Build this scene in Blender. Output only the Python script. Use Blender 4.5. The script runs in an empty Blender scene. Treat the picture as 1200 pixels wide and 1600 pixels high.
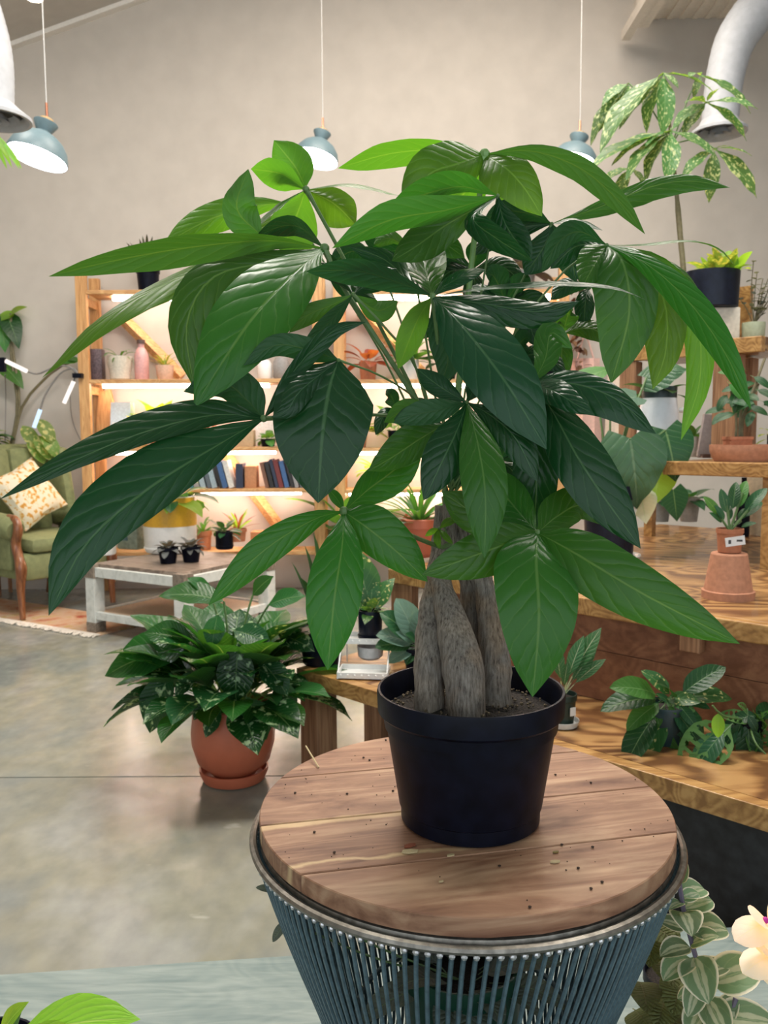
import bpy, bmesh, math, random
from mathutils import Vector, Matrix
from math import sin, cos, pi, radians as R
random.seed(7)
SC = bpy.context.scene
COL = SC.collection

# ------------------------------------------------------------------ camera
F = 1320.0                       # focal length in pixels of the 1200x1600 frame
H = 1.15                         # eye height
PITCH, ROLL = R(5.2), 0.006
CAM = Vector((0, 0, H))
FW = Vector((0, cos(PITCH), -sin(PITCH)))
UP0 = Vector((0, sin(PITCH), cos(PITCH)))
RT0 = Vector((1, 0, 0))
UP = (UP0*cos(ROLL) + RT0*sin(ROLL)).normalized()
RT = (RT0*cos(ROLL) - UP0*sin(ROLL)).normalized()
cd = bpy.data.cameras.new('camera')
cd.sensor_fit = 'VERTICAL'; cd.sensor_height = 24.0
cd.lens = 24.0*F/1600.0
cd.clip_start = 0.02
cam = bpy.data.objects.new('camera', cd); COL.objects.link(cam)
m = Matrix((RT, UP, -FW)).transposed().to_4x4(); m.translation = CAM
cam.matrix_world = m
cd.dof.use_dof = True; cd.dof.focus_distance = 1.05; cd.dof.aperture_fstop = 8.0
SC.camera = cam

# ------------------------------------------------------------------ world, exposure
SC.view_settings.view_transform = 'Standard'
SC.view_settings.look = 'None'
SC.view_settings.exposure = 0.36
SC.view_settings.gamma = 1.0
SC.view_settings.use_curve_mapping = False
SC.cycles.use_denoising = True
SC.cycles.max_bounces = 8
SC.cycles.diffuse_bounces = 4
SC.cycles.glossy_bounces = 3
SC.cycles.transmission_bounces = 4
SC.cycles.sample_clamp_indirect = 6.0
wd = bpy.data.worlds.new('daylight'); SC.world = wd; wd.use_nodes = True
bg = wd.node_tree.nodes['Background']
bg.inputs[0].default_value = (0.86, 0.94, 1.0, 1)     # overcast daylight coming in through the open shop front
bg.inputs[1].default_value = 1.25

# the shop's ceiling lamps (they hang above and out of the frame)
def area(name, loc, size, energy, color, rot=(0, 0, 0)):
    ld = bpy.data.lights.new(name, 'AREA'); ld.shape = 'RECTANGLE'
    ld.size, ld.size_y = size; ld.energy = energy; ld.color = color
    o = bpy.data.objects.new(name, ld); COL.objects.link(o)
    o.location = loc; o.rotation_euler = rot
    return o
area('ceiling_light', (-0.6, 2.4, 4.45), (1.6, 0.6), 105, (1.0, 0.94, 0.86))
area('ceiling_light', (1.6, 2.6, 4.25), (1.6, 0.6), 75, (1.0, 0.94, 0.86))
area('ceiling_light', (0.2, 4.4, 4.6), (3.0, 0.6), 105, (1.0, 0.88, 0.76))
area('ceiling_light', (-2.6, 4.0, 4.0), (1.4, 0.6), 50, (1.0, 0.92, 0.84))

# ------------------------------------------------------------------ pixel helpers
def ray(x, y):
    return FW + RT*((x-600)/F) + UP*(-(y-800)/F)
def P(x, y, Z):                       # point at optical depth Z
    return CAM + ray(x, y)*Z
def G(x, y, z=0.0):                   # point where the pixel's ray meets the height z
    r = ray(x, y); return CAM + r*((z-H)/r.z)
def W(x, y, Y):                       # point on the plane y = Y
    r = ray(x, y); return CAM + r*(Y/r.y)
S2 = math.sqrt(2.0)
def D45(x, y, d):                     # point on the plane x+y = d*sqrt2
    r = ray(x, y); return CAM + r*(d*S2/(r.x+r.y))
U45 = Vector((1, -1, 0))/S2
V45 = Vector((1, 1, 0))/S2
def B45(a, d, z): return U45*a + V45*d + Vector((0, 0, z))
def depth(p): return (Vector(p)-CAM).dot(FW)
def m_per_px(p): return depth(p)/F

# ------------------------------------------------------------------ node helpers
MATS = {}
def newmat(name):
    m = bpy.data.materials.new(name); m.use_nodes = True
    nt = m.node_tree; nt.nodes.clear()
    out = nt.nodes.new('ShaderNodeOutputMaterial')
    MATS[name] = m
    return m, nt, out
def N(nt, kind, **kw):
    n = nt.nodes.new('ShaderNode'+kind)
    for k, v in kw.items():
        if k.startswith('i_'):
            n.inputs[k[2:].replace('_', ' ')].default_value = v
        else: setattr(n, k, v)
    return n
def L(nt, a, b): nt.links.new(a, b)
def ramp(nt, fac, stops):
    r = nt.nodes.new('ShaderNodeValToRGB')
    els = r.color_ramp.elements
    while len(els) > 1: els.remove(els[-1])
    els[0].position = stops[0][0]; els[0].color = (*stops[0][1], 1)
    for p, c in stops[1:]:
        e = els.new(p); e.color = (*c, 1)
    if fac is not None: L(nt, fac, r.inputs[0])
    return r
def coords(nt, scale=(1, 1, 1), rotz=0.0, kind='Object', rnd=False):
    tc = N(nt, 'TexCoord'); mp = N(nt, 'Mapping')
    mp.inputs['Scale'].default_value = scale
    mp.inputs['Rotation'].default_value = (0, 0, rotz)
    L(nt, tc.outputs[kind], mp.inputs['Vector'])
    if rnd:
        oi = N(nt, 'ObjectInfo'); cx = N(nt, 'CombineXYZ')
        mu = N(nt, 'Math', operation='MULTIPLY'); mu.inputs[1].default_value = 37.0
        L(nt, oi.outputs['Random'], mu.inputs[0])
        for i in range(3): L(nt, mu.outputs[0], cx.inputs[i])
        L(nt, cx.outputs[0], mp.inputs['Location'])
    return mp.outputs[0]
def pbr(nt, out, rough=0.5, metal=0.0, spec=0.5, coat=0.0):
    b = N(nt, 'BsdfPrincipled'); b.inputs['Roughness'].default_value = rough
    b.inputs['Metallic'].default_value = metal
    b.inputs['Specular IOR Level'].default_value = spec
    b.inputs['Coat Weight'].default_value = coat
    L(nt, b.outputs[0], out.inputs[0])
    return b
def bump(nt, h, b, strength=0.3, dist=0.01):
    n = N(nt, 'Bump'); n.inputs['Strength'].default_value = strength
    n.inputs['Distance'].default_value = dist
    L(nt, h, n.inputs['Height']); L(nt, n.outputs[0], b.inputs['Normal'])

def plain(name, col, rough=0.5, metal=0.0, var=0.12, scale=14.0, bmp=0.05, spec=0.5, coat=0.0, rnd=False):
    if name in MATS: return MATS[name]
    m, nt, out = newmat(name); b = pbr(nt, out, rough, metal, spec, coat)
    v = coords(nt, (scale,)*3, rnd=rnd)
    n = N(nt, 'TexNoise'); n.inputs['Detail'].default_value = 5; L(nt, v, n.inputs['Vector'])
    lo = tuple(max(0, c*(1-var)) for c in col); hi = tuple(min(1, c*(1+var)) for c in col)
    r = ramp(nt, n.outputs['Fac'], [(0.3, lo), (0.7, hi)])
    L(nt, r.outputs[0], b.inputs['Base Color'])
    if bmp: bump(nt, n.outputs['Fac'], b, bmp, 0.01)
    return m
def wood(name, dark, mid, light, scale=(1.2, 14, 14), rotz=0.0, rough=0.5, rings=True, bmp=0.12, rnd=True, coat=0.0, knots=3.0, ringamt=0.45):
    if name in MATS: return MATS[name]
    m, nt, out = newmat(name); b = pbr(nt, out, rough, coat=coat)
    v = coords(nt, scale, rotz, rnd=rnd)
    n = N(nt, 'TexNoise'); n.inputs['Scale'].default_value = 3.6; n.inputs['Detail'].default_value = 8
    n.inputs['Roughness'].default_value = 0.62; n.inputs['Distortion'].default_value = 0.6
    L(nt, v, n.inputs['Vector'])
    v2 = coords(nt, (scale[0]*0.55, scale[1]*0.16, scale[2]*0.16), rotz, rnd=rnd)
    n2 = N(nt, 'TexNoise'); n2.inputs['Scale'].default_value = knots; n2.inputs['Detail'].default_value = 2
    n2.inputs['Distortion'].default_value = 0.8; L(nt, v2, n2.inputs['Vector'])
    mu = N(nt, 'Math', operation='MULTIPLY'); mu.inputs[1].default_value = 120.0; L(nt, n2.outputs['Fac'], mu.inputs[0])
    sn = N(nt, 'Math', operation='SINE'); L(nt, mu.outputs[0], sn.inputs[0])
    ma = N(nt, 'Math', operation='MULTIPLY_ADD'); ma.inputs[1].default_value = 0.5*ringamt*0.5; ma.inputs[2].default_value = 0.0
    L(nt, sn.outputs[0], ma.inputs[0])
    ad = N(nt, 'Math', operation='ADD'); L(nt, n.outputs['Fac'], ad.inputs[0]); L(nt, ma.outputs[0], ad.inputs[1])
    r = ramp(nt, ad.outputs[0], [(0.30, dark), (0.5, mid), (0.70, light)])
    L(nt, r.outputs[0], b.inputs['Base Color'])
    bump(nt, ad.outputs[0], b, bmp, 0.004)
    return m
def emit(name, col, strength):
    if name in MATS: return MATS[name]
    m, nt, out = newmat(name)
    e = N(nt, 'Emission'); e.inputs[0].default_value = (*col, 1); e.inputs[1].default_value = strength
    L(nt, e.outputs[0], out.inputs[0]); return m

def leafmat(name, top, under, vein=(0.25, 0.42, 0.18), nv=11.0, slant=1.9, rough=0.32, trans=0.35, veinamt=0.35,
            bmp=0.5, varieg=None, vscale=9.0, vthr=0.55, tint=None, edge=None, stripes=None, hv=0.12):
    """leaf with midrib, side veins and quilting from its own UV (u along, v across); glossy top, matt under side"""
    if name in MATS: return MATS[name]
    m, nt, out = newmat(name)
    tc = N(nt, 'TexCoord'); sep = N(nt, 'SeparateXYZ'); L(nt, tc.outputs['UV'], sep.inputs[0])
    def M(op, a, b=None, c=None):
        n = N(nt, 'Math', operation=op)
        for i, x in enumerate((a, b, c)):
            if x is None: continue
            if isinstance(x, (int, float)): n.inputs[i].default_value = x
            else: L(nt, x, n.inputs[i])
        return n.outputs[0]
    u = sep.outputs[0]; v = sep.outputs[1]
    av = M('ABSOLUTE', M('MULTIPLY_ADD', v, 2.0, -1.0))
    nz = N(nt, 'TexNoise'); nz.inputs['Scale'].default_value = 6.0; nz.inputs['Detail'].default_value = 2
    L(nt, tc.outputs['UV'], nz.inputs['Vector'])
    s = M('ADD', M('SUBTRACT', M('MULTIPLY', u, nv), M('MULTIPLY', M('POWER', av, 0.85), slant)), M('MULTIPLY', nz.outputs['Fac'], 0.5))
    fr = M('ABSOLUTE', M('SUBTRACT', M('FRACT', s), 0.5))            # 0.5 on the vein
    sv = N(nt, 'MapRange'); sv.interpolation_type = 'SMOOTHSTEP'
    sv.inputs['From Min'].default_value = 0.42; sv.inputs['From Max'].default_value = 0.5
    L(nt, fr, sv.inputs['Value'])
    mid = N(nt, 'MapRange'); mid.interpolation_type = 'SMOOTHSTEP'
    mid.inputs['From Min'].default_value = 0.055; mid.inputs['From Max'].default_value = 0.015
    L(nt, av, mid.inputs['Value'])
    vm = M('MAXIMUM', M('MULTIPLY', sv.outputs[0], 0.35), mid.outputs[0])
    oi = N(nt, 'ObjectInfo')
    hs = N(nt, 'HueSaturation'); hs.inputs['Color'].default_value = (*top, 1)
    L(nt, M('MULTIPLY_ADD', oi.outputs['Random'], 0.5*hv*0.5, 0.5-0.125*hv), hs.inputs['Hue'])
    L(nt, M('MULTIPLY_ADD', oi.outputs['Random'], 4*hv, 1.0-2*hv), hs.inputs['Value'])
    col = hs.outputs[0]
    if tint:
        nn = N(nt, 'TexNoise'); nn.inputs['Scale'].default_value = 3.0; L(nt, tc.outputs['Object'], nn.inputs['Vector'])
        mx = N(nt, 'MixRGB'); L(nt, nn.outputs['Fac'], mx.inputs[0]); L(nt, col, mx.inputs[1]); mx.inputs[2].default_value = (*tint, 1)
        col = mx.outputs[0]
    if varieg:
        mp = N(nt, 'Mapping'); mp.inputs['Scale'].default_value = (2.2, 1.0, 1.0); L(nt, tc.outputs['UV'], mp.inputs['Vector'])
        cx = N(nt, 'CombineXYZ'); L(nt, M('MULTIPLY', oi.outputs['Random'], 20.0), cx.inputs[2]); L(nt, cx.outputs[0], mp.inputs['Location'])
        nn = N(nt, 'TexNoise'); nn.inputs['Scale'].default_value = vscale; nn.inputs['Detail'].default_value = 3
        L(nt, mp.outputs[0], nn.inputs['Vector'])
        mr = N(nt, 'MapRange'); mr.inputs['From Min'].default_value = vthr; mr.inputs['From Max'].default_value = vthr+0.06
        L(nt, nn.outputs['Fac'], mr.inputs['Value'])
        mx = N(nt, 'MixRGB'); L(nt, mr.outputs[0], mx.inputs[0]); L(nt, col, mx.inputs[1]); mx.inputs[2].default_value = (*varieg, 1)
        col = mx.outputs[0]
    if stripes:
        sc_, cnt = stripes
        st = M('SINE', M('MULTIPLY', av, cnt))
        mr = N(nt, 'MapRange'); mr.inputs['From Min'].default_value = 0.35; mr.inputs['From Max'].default_value = 0.7
        L(nt, M('ADD', st, M('MULTIPLY_ADD', nz.outputs['Fac'], 1.2, -0.6)), mr.inputs['Value'])
        mx = N(nt, 'MixRGB'); L(nt, mr.outputs[0], mx.inputs[0]); L(nt, col, mx.inputs[1]); mx.inputs[2].default_value = (*sc_, 1)
        col = mx.outputs[0]
    mv = N(nt, 'MixRGB'); L(nt, M('MULTIPLY', vm, veinamt), mv.inputs[0]); L(nt, col, mv.inputs[1]); mv.inputs[2].default_value = (*vein, 1)
    col = mv.outputs[0]
    if edge:
        mr = N(nt, 'MapRange'); mr.inputs['From Min'].default_value = 0.84; mr.inputs['From Max'].default_value = 0.95
        L(nt, av, mr.inputs['Value'])
        mx = N(nt, 'MixRGB'); L(nt, mr.outputs[0], mx.inputs[0]); L(nt, col, mx.inputs[1]); mx.inputs[2].default_value = (*edge, 1)
        col = mx.outputs[0]
    geo = N(nt, 'NewGeometry')
    un = N(nt, 'MixRGB'); L(nt, geo.outputs['Backfacing'], un.inputs[0]); L(nt, col, un.inputs[1])
    uv_ = N(nt, 'MixRGB'); L(nt, M('MULTIPLY', vm, 0.5), uv_.inputs[0]); uv_.inputs[1].default_value = (*under, 1)
    uv_.inputs[2].default_value = tuple(c*0.55 for c in under)+(1,)
    L(nt, uv_.outputs[0], un.inputs[2])
    b = N(nt, 'BsdfPrincipled'); L(nt, un.outputs[0], b.inputs['Base Color'])
    L(nt, M('MULTIPLY_ADD', geo.outputs['Backfacing'], 0.25, rough), b.inputs['Roughness'])
    b.inputs['Specular IOR Level'].default_value = 0.32
    # quilting: blade bulges between the side veins, midrib sunk
    hgt = M('SUBTRACT', M('MULTIPLY', M('SUBTRACT', 1.0, M('POWER', M('MULTIPLY', fr, 2.0), 3.0)), M('SUBTRACT', 1.0, M('MULTIPLY', av, 0.35))), M('MULTIPLY', mid.outputs[0], 0.8))
    wz = N(nt, 'TexNoise'); wz.inputs['Scale'].default_value = 5.0; wz.inputs['Detail'].default_value = 3; L(nt, tc.outputs['UV'], wz.inputs['Vector'])
    hgt = M('ADD', hgt, M('MULTIPLY', wz.outputs['Fac'], 1.6))
    bn = N(nt, 'Bump'); bn.inputs['Strength'].default_value = bmp; bn.inputs['Distance'].default_value = 0.004
    L(nt, hgt, bn.inputs['Height']); L(nt, bn.outputs[0], b.inputs['Normal'])
    tr = N(nt, 'BsdfTranslucent')
    tcx = N(nt, 'MixRGB', blend_type='MULTIPLY'); tcx.inputs[0].default_value = 1.0
    L(nt, col, tcx.inputs[1]); tcx.inputs[2].default_value = (3.6, 2.9, 1.0, 1)
    L(nt, tcx.outputs[0], tr.inputs[0])
    ms = N(nt, 'MixShader'); ms.inputs[0].default_value = trans
    L(nt, b.outputs[0], ms.inputs[1]); L(nt, tr.outputs[0], ms.inputs[2]); L(nt, ms.outputs[0], out.inputs[0])
    return m

# ------------------------------------------------------------------ mesh helpers
class MB:
    """collects shapes in world coordinates; build() links ONE mesh object"""
    def __init__(s): s.v = []; s.f = []; s.uv = {}
    def add(s, vs, fs):
        o = len(s.v); s.v += [Vector(v) for v in vs]; s.f += [tuple(i+o for i in f) for f in fs]; return s
    def box(s, c, sx, sy, sz, rot=None, bev=0.0):
        c = Vector(c); hx, hy, hz = sx/2, sy/2, sz/2
        M = rot or Matrix.Identity(3)
        if bev <= 0:
            vs = [c + M@Vector((x, y, z)) for x in (-hx, hx) for y in (-hy, hy) for z in (-hz, hz)]
            return s.add(vs, [(0, 1, 3, 2), (4, 6, 7, 5), (0, 4, 5, 1), (2, 3, 7, 6), (0, 2, 6, 4), (1, 5, 7, 3)])
        bm = bmesh.new(); bmesh.ops.create_cube(bm, size=1)
        for v in bm.verts: v.co = Vector((v.co.x*sx, v.co.y*sy, v.co.z*sz))
        bmesh.ops.bevel(bm, geom=bm.edges[:], offset=bev, segments=2, affect='EDGES', profile=0.5)
        vs = [c + M@v.co for v in bm.verts]; fs = [tuple(v.index for v in f.verts) for f in bm.faces]
        bm.free(); return s.add(vs, fs)
    def box2(s, lo, hi, bev=0.0):
        lo, hi = Vector(lo), Vector(hi); d = hi-lo
        return s.box((lo+hi)/2, abs(d.x), abs(d.y), abs(d.z), None, bev)
    def tube(s, pts, rad, seg=8, cap=True, squash=1.0):
        pts = [Vector(p) for p in pts]; n = len(pts)
        if not hasattr(rad, '__len__'): rad = [rad]*n
        prev = None; rings = []
        for i, p in enumerate(pts):
            t = (pts[min(i+1, n-1)]-pts[max(i-1, 0)]).normalized()
            if prev is None:
                a = Vector((0, 0, 1)) if abs(t.z) < 0.9 else Vector((1, 0, 0))
                nx = t.cross(a).normalized()
            else:
                nx = (prev - t*prev.dot(t)); nx = nx.normalized() if nx.length > 1e-6 else t.orthogonal().normalized()
            prev = nx; ny = t.cross(nx)
            rings.append([p + nx*(cos(2*pi*k/seg)*rad[i]) + ny*(sin(2*pi*k/seg)*rad[i]*squash) for k in range(seg)])
        vs = [v for r in rings for v in r]; fs = []
        for i in range(n-1):
            for k in range(seg):
                k2 = (k+1) % seg
                fs.append((i*seg+k, i*seg+k2, (i+1)*seg+k2, (i+1)*seg+k))
        if cap: fs += [tuple(range(seg))[::-1], tuple((n-1)*seg+k for k in range(seg))]
        return s.add(vs, fs)
    def lathe(s, c, prof, seg=32, ax=None, cap0=True, cap1=True, sy=1.0):
        """prof: list of (radius, height) around the z axis at c; ax: 3x3 rotation"""
        c = Vector(c); M = ax or Matrix.Identity(3); n = len(prof)
        vs = [c + M@Vector((r*cos(2*pi*k/seg), r*sy*sin(2*pi*k/seg), z)) for r, z in prof for k in range(seg)]
        fs = []
        for i in range(n-1):
            for k in range(seg):
                k2 = (k+1) % seg
                fs.append((i*seg+k, i*seg+k2, (i+1)*seg+k2, (i+1)*seg+k))
        if cap0: fs.append(tuple(range(seg))[::-1])
        if cap1: fs.append(tuple((n-1)*seg+k for k in range(seg)))
        return s.add(vs, fs)
    def ball(s, c, r, seg=10, rings=6, sc=(1, 1, 1)):
        prof = [(r*sin(pi*i/rings) if 0 < i < rings else r*0.02, -r*cos(pi*i/rings)*sc[2]) for i in range(rings+1)]
        return s.lathe(c, prof, seg)
    def prism(s, pts, off):
        """pts polygon (list of Vectors), extruded by vector off"""
        n = len(pts); off = Vector(off); pts = [Vector(p) for p in pts]
        vs = pts + [p+off for p in pts]
        fs = [tuple(range(n))[::-1], tuple(range(n, 2*n))] + [(i, (i+1) % n, n+(i+1) % n, n+i) for i in range(n)]
        return s.add(vs, fs)
    def grid(s, rows, close=False):
        n, k = len(rows), len(rows[0]); fs = []
        for i in range(n-1):
            for j in range(k-1): fs.append((i*k+j, i*k+j+1, (i+1)*k+j+1, (i+1)*k+j))
        return s.add([v for r in rows for v in r], fs)
    def mesh(s, name, mat, origin=(0, 0, 0), smooth=True, angle=35, uvs=None, fixn=True):
        me = bpy.data.meshes.new(name); o = Vector(origin)
        me.from_pydata([tuple(v-o) for v in s.v], [], s.f)
        if fixn:
            bm = bmesh.new(); bm.from_mesh(me); bmesh.ops.recalc_face_normals(bm, faces=bm.faces[:]); bm.to_mesh(me); bm.free()
        if uvs:
            ul = me.uv_layers.new(name='UVMap')
            for l in me.loops: ul.data[l.index].uv = uvs[l.vertex_index]
        me.materials.append(mat)
        if smooth:
            me.shade_smooth() if hasattr(me, 'shade_smooth') else None
            if angle < 180:
                try: me.set_sharp_from_angle(angle=R(angle))
                except Exception: pass
        return me

def link(name, me, parent=None, loc=(0, 0, 0)):
    o = bpy.data.objects.new(name, me); COL.objects.link(o); o.location = loc
    if parent is not None: o.parent = parent
    return o
def tag(o, label=None, cat=None, group=None, kind=None):
    if label: o['label'] = label
    if cat: o['category'] = cat
    if group: o['group'] = group
    if kind: o['kind'] = kind
    return o
WORLD = {}
def thing(name, label, cat, loc, group=None):
    o = bpy.data.objects.new(name, None); COL.objects.link(o); o.location = Vector(loc)
    o.empty_display_size = 0.05
    WORLD[o.name] = Vector(loc)
    return tag(o, label, cat, group)
def wpos(o):
    return WORLD.get(o.name, Vector((0, 0, 0)))
def part(name, mb, mat, parent, label=None, **kw):
    """mesh in world coordinates under a thing (or under one of its parts, whose origin equals the thing's)"""
    org = wpos(parent)
    me = mb.mesh(name, mat, org, **kw)
    o = link(name, me, parent)
    WORLD[o.name] = org
    if label: o['label'] = label
    return o
def solo(name, mb, mat, label, cat, origin=None, group=None, **kw):
    if origin is None:
        origin = Vector((sum(v.x for v in mb.v)/len(mb.v), sum(v.y for v in mb.v)/len(mb.v), min(v.z for v in mb.v)))
    me = mb.mesh(name, mat, origin, **kw); o = link(name, me, None, origin); WORLD[o.name] = Vector(origin)
    return tag(o, label, cat, group)
def struct(name, mb, mat, label=None, cat=None, **kw):
    o = solo(name, mb, mat, label, cat, origin=(0, 0, 0), **kw); o['kind'] = 'structure'; return o
def rotz(a): return Matrix.Rotation(a, 3, 'Z')
def crom(pts, n):
    """Catmull-Rom through pts, n samples"""
    pts = [Vector(p) for p in pts]
    if len(pts) == 2: return [pts[0].lerp(pts[1], i/(n-1)) for i in range(n)]
    q = [pts[0]*2-pts[1]] + pts + [pts[-1]*2-pts[-2]]
    ds = [0]
    for i in range(len(pts)-1): ds.append(ds[-1]+(pts[i+1]-pts[i]).length)
    out = []
    for k in range(n):
        s = ds[-1]*k/(n-1); i = 0
        while i < len(pts)-2 and s > ds[i+1]: i += 1
        t = (s-ds[i])/max(1e-9, ds[i+1]-ds[i])
        p0, p1, p2, p3 = q[i], q[i+1], q[i+2], q[i+3]
        out.append(0.5*((2*p1)+(p2-p0)*t+(2*p0-5*p1+4*p2-p3)*t*t+(3*p1-p0-3*p2+p3)*t**3))
    return out
def interp(tab, t):
    for i in range(len(tab)-1):
        a, b = tab[i], tab[i+1]
        if t <= b[0]: return a[1]+(b[1]-a[1])*(t-a[0])/(b[0]-a[0])
    return tab[-1][1]

# ================================================================== materials of the setting
def concrete():
    m, nt, out = newmat('polished_concrete'); b = pbr(nt, out, 0.2, spec=0.5)
    v = coords(nt, (1.15, 0.8, 1.0))
    n = N(nt, 'TexNoise'); n.inputs['Scale'].default_value = 1.7; n.inputs['Detail'].default_value = 9; n.inputs['Roughness'].default_value = 0.5
    n.inputs['Distortion'].default_value = 0.2; L(nt, v, n.inputs['Vector'])
    r = ramp(nt, n.outputs['Fac'], [(0.25, (0.15, 0.175, 0.175)), (0.42, (0.225, 0.24, 0.225)), (0.52, (0.275, 0.27, 0.215)), (0.62, (0.315, 0.32, 0.295)), (0.78, (0.40, 0.40, 0.37))])
    n2 = N(nt, 'TexNoise'); n2.inputs['Scale'].default_value = 14; n2.inputs['Detail'].default_value = 6; L(nt, v, n2.inputs['Vector'])
    r2 = ramp(nt, n2.outputs['Fac'], [(0.3, (0.86, 0.86, 0.88)), (0.7, (1.12, 1.11, 1.09))])
    mx = N(nt, 'MixRGB', blend_type='MULTIPLY'); mx.inputs[0].default_value = 1; L(nt, r.outputs[0], mx.inputs[1]); L(nt, r2.outputs[0], mx.inputs[2])
    # pale scuffs and old paint spots
    v3 = coords(nt, (2.2, 5.5, 1)); vo = N(nt, 'TexNoise'); vo.inputs['Scale'].default_value = 2.3; vo.inputs['Detail'].default_value = 3; L(nt, v3, vo.inputs['Vector'])
    mr = N(nt, 'MapRange'); mr.inputs['From Min'].default_value = 0.70; mr.inputs['From Max'].default_value = 0.76; mr.inputs['To Max'].default_value = 0.55
    L(nt, vo.outputs['Fac'], mr.inputs['Value'])
    mx2 = N(nt, 'MixRGB'); L(nt, mr.outputs[0], mx2.inputs[0]); L(nt, mx.outputs[0], mx2.inputs[1]); mx2.inputs[2].default_value = (0.55, 0.54, 0.48, 1)
    L(nt, mx2.outputs[0], b.inputs['Base Color'])
    rr = N(nt, 'MapRange'); rr.inputs['To Min'].default_value = 0.10; rr.inputs['To Max'].default_value = 0.32; L(nt, n2.outputs['Fac'], rr.inputs['Value'])
    L(nt, rr.outputs[0], b.inputs['Roughness'])
    bump(nt, n.outputs['Fac'], b, 0.06, 0.02)
    return m
CONC = concrete()
WALL = plain('wall_paint', (0.53, 0.49, 0.44), 0.85, var=0.05, scale=1.2, bmp=0.03)
CEIL = plain('ceiling_paint', (0.50, 0.47, 0.43), 0.85, var=0.05, scale=2)
DECK = plain('ceiling_deck', (0.72, 0.66, 0.58), 0.8, var=0.06, scale=9, bmp=0.4)
WHITEP = plain('white_paint', (0.78, 0.75, 0.70), 0.55, var=0.04)
PINE = wood('pine', (0.42, 0.20, 0.07), (0.58, 0.31, 0.12), (0.70, 0.42, 0.18), (14, 14, 1.2), rough=0.5)
PINEX = wood('pine_board', (0.44, 0.22, 0.08), (0.58, 0.32, 0.13), (0.68, 0.42, 0.19), (1.2, 14, 14), rough=0.5)
TIERW = wood('tier_plank', (0.23, 0.11, 0.032), (0.37, 0.195, 0.06), (0.48, 0.28, 0.10), (1.0, 12, 12), rotz=R(45), rough=0.42, coat=0.15)
PLY = wood('plywood_top', (0.13, 0.055, 0.018), (0.27, 0.135, 0.046), (0.40, 0.225, 0.085), (1.0, 6, 6), rotz=R(45), rough=0.38, coat=0.25, knots=2.2, ringamt=0.9)
PLYR = wood('plywood_riser', (0.15, 0.055, 0.026), (0.21, 0.085, 0.042), (0.29, 0.13, 0.065), (0.9, 9, 9), rotz=R(28), rough=0.5, knots=2.0, ringamt=0.3)
POSTW = wood('dark_post', (0.18, 0.085, 0.04), (0.28, 0.14, 0.07), (0.38, 0.21, 0.11), (12, 12, 1.0), rough=0.55)
BLACKB = plain('black_board', (0.018, 0.019, 0.022), 0.6, var=0.6, scale=6)
PLATM = wood('painted_plank', (0.155, 0.21, 0.205), (0.22, 0.275, 0.26), (0.29, 0.34, 0.32), (1.3, 10, 10), rotz=R(-4), rough=0.5, ringamt=0.15, bmp=0.25, rnd=False)
BLACKP = plain('black_plastic', (0.003, 0.004, 0.010), 0.40, var=0.4, scale=9, bmp=0.02, spec=0.13)
NAVYP = plain('dark_navy_plastic', (0.006, 0.009, 0.02), 0.35, var=0.3, scale=9, bmp=0.02, spec=0.25)
TERRA = plain('terracotta', (0.42, 0.16, 0.08), 0.75, var=0.12, scale=16, bmp=0.08)
TERRAO = plain('orange_clay', (0.50, 0.13, 0.065), 0.42, var=0.05, scale=5, bmp=0.02)
TERRAP = plain('dusty_terracotta', (0.47, 0.22, 0.13), 0.85, var=0.14, scale=12, bmp=0.1)
WHITEC = plain('white_ceramic', (0.80, 0.80, 0.78), 0.3, var=0.03)
SOIL = plain('potting_soil', (0.022, 0.016, 0.012), 0.95, var=0.7, scale=60, bmp=0.9)
STEMG = plain('green_stem', (0.09, 0.17, 0.05), 0.5, var=0.2)
STEMB = plain('brown_stem', (0.14, 0.12, 0.06), 0.6, var=0.2)

# ================================================================== setting
SEAM = G(150, 1214, 0)
mb = MB()
sy0, sy1 = SEAM.y-0.004, SEAM.y+0.004
def strip(y0, y1, z0, z1):
    mb.add([(-5, y0, z0), (5.5, y0, z0), (5.5, y1, z1), (-5, y1, z1)], [(0, 1, 2, 3)])
strip(-3, sy0, 0, 0); strip(sy0, sy0+0.001, 0, -0.006); strip(sy0+0.001, sy1-0.001, -0.006, -0.006); strip(sy1-0.001, sy1, -0.006, 0); strip(sy1, 6.4, 0, 0)
fl = struct('floor', mb, CONC, 'polished grey concrete floor with a saw-cut joint', 'floor', smooth=False, fixn=False)

YW = 6.35
lA, lB = W(10, 75, YW), W(215, 0, YW)
sl = (lB.z-lA.z)/(lB.x-lA.x)
def zl(x): return lA.z + sl*(x-lA.x)
ZD = W(1100, 28, YW).z            # underside of the low deck on the right
XD = W(990, 40, YW).x
ZT = 5.0
xr = lA.x + (ZT-lA.z)/sl
mb = MB()
mb.prism([(-5, YW, 0), (5.5, YW, 0), (5.5, YW, ZT), (xr, YW, ZT), (-5, YW, zl(-5))], (0, 0.12, 0))
struct('wall_back', mb, WALL, 'warm grey painted back wall', 'wall', smooth=False)
mb = MB(); mb.box2((-5.1, -3, 0), (-5, YW, 4)); struct('wall_left', mb, WALL, 'grey side wall on the left', 'wall', smooth=False)
mb = MB(); mb.box2((5.5, -3, 0), (5.6, YW, 5)); struct('wall_right', mb, WALL, 'grey side wall on the right', 'wall', smooth=False)
mb = MB()
mb.prism([(-5, -3, zl(-5)), (xr, -3, ZT), (5.5, -3, ZT), (5.5, -3, ZT+.1), (xr, -3, ZT+.1), (-5, -3, zl(-5)+.1)], (0, YW+3, 0))
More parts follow.
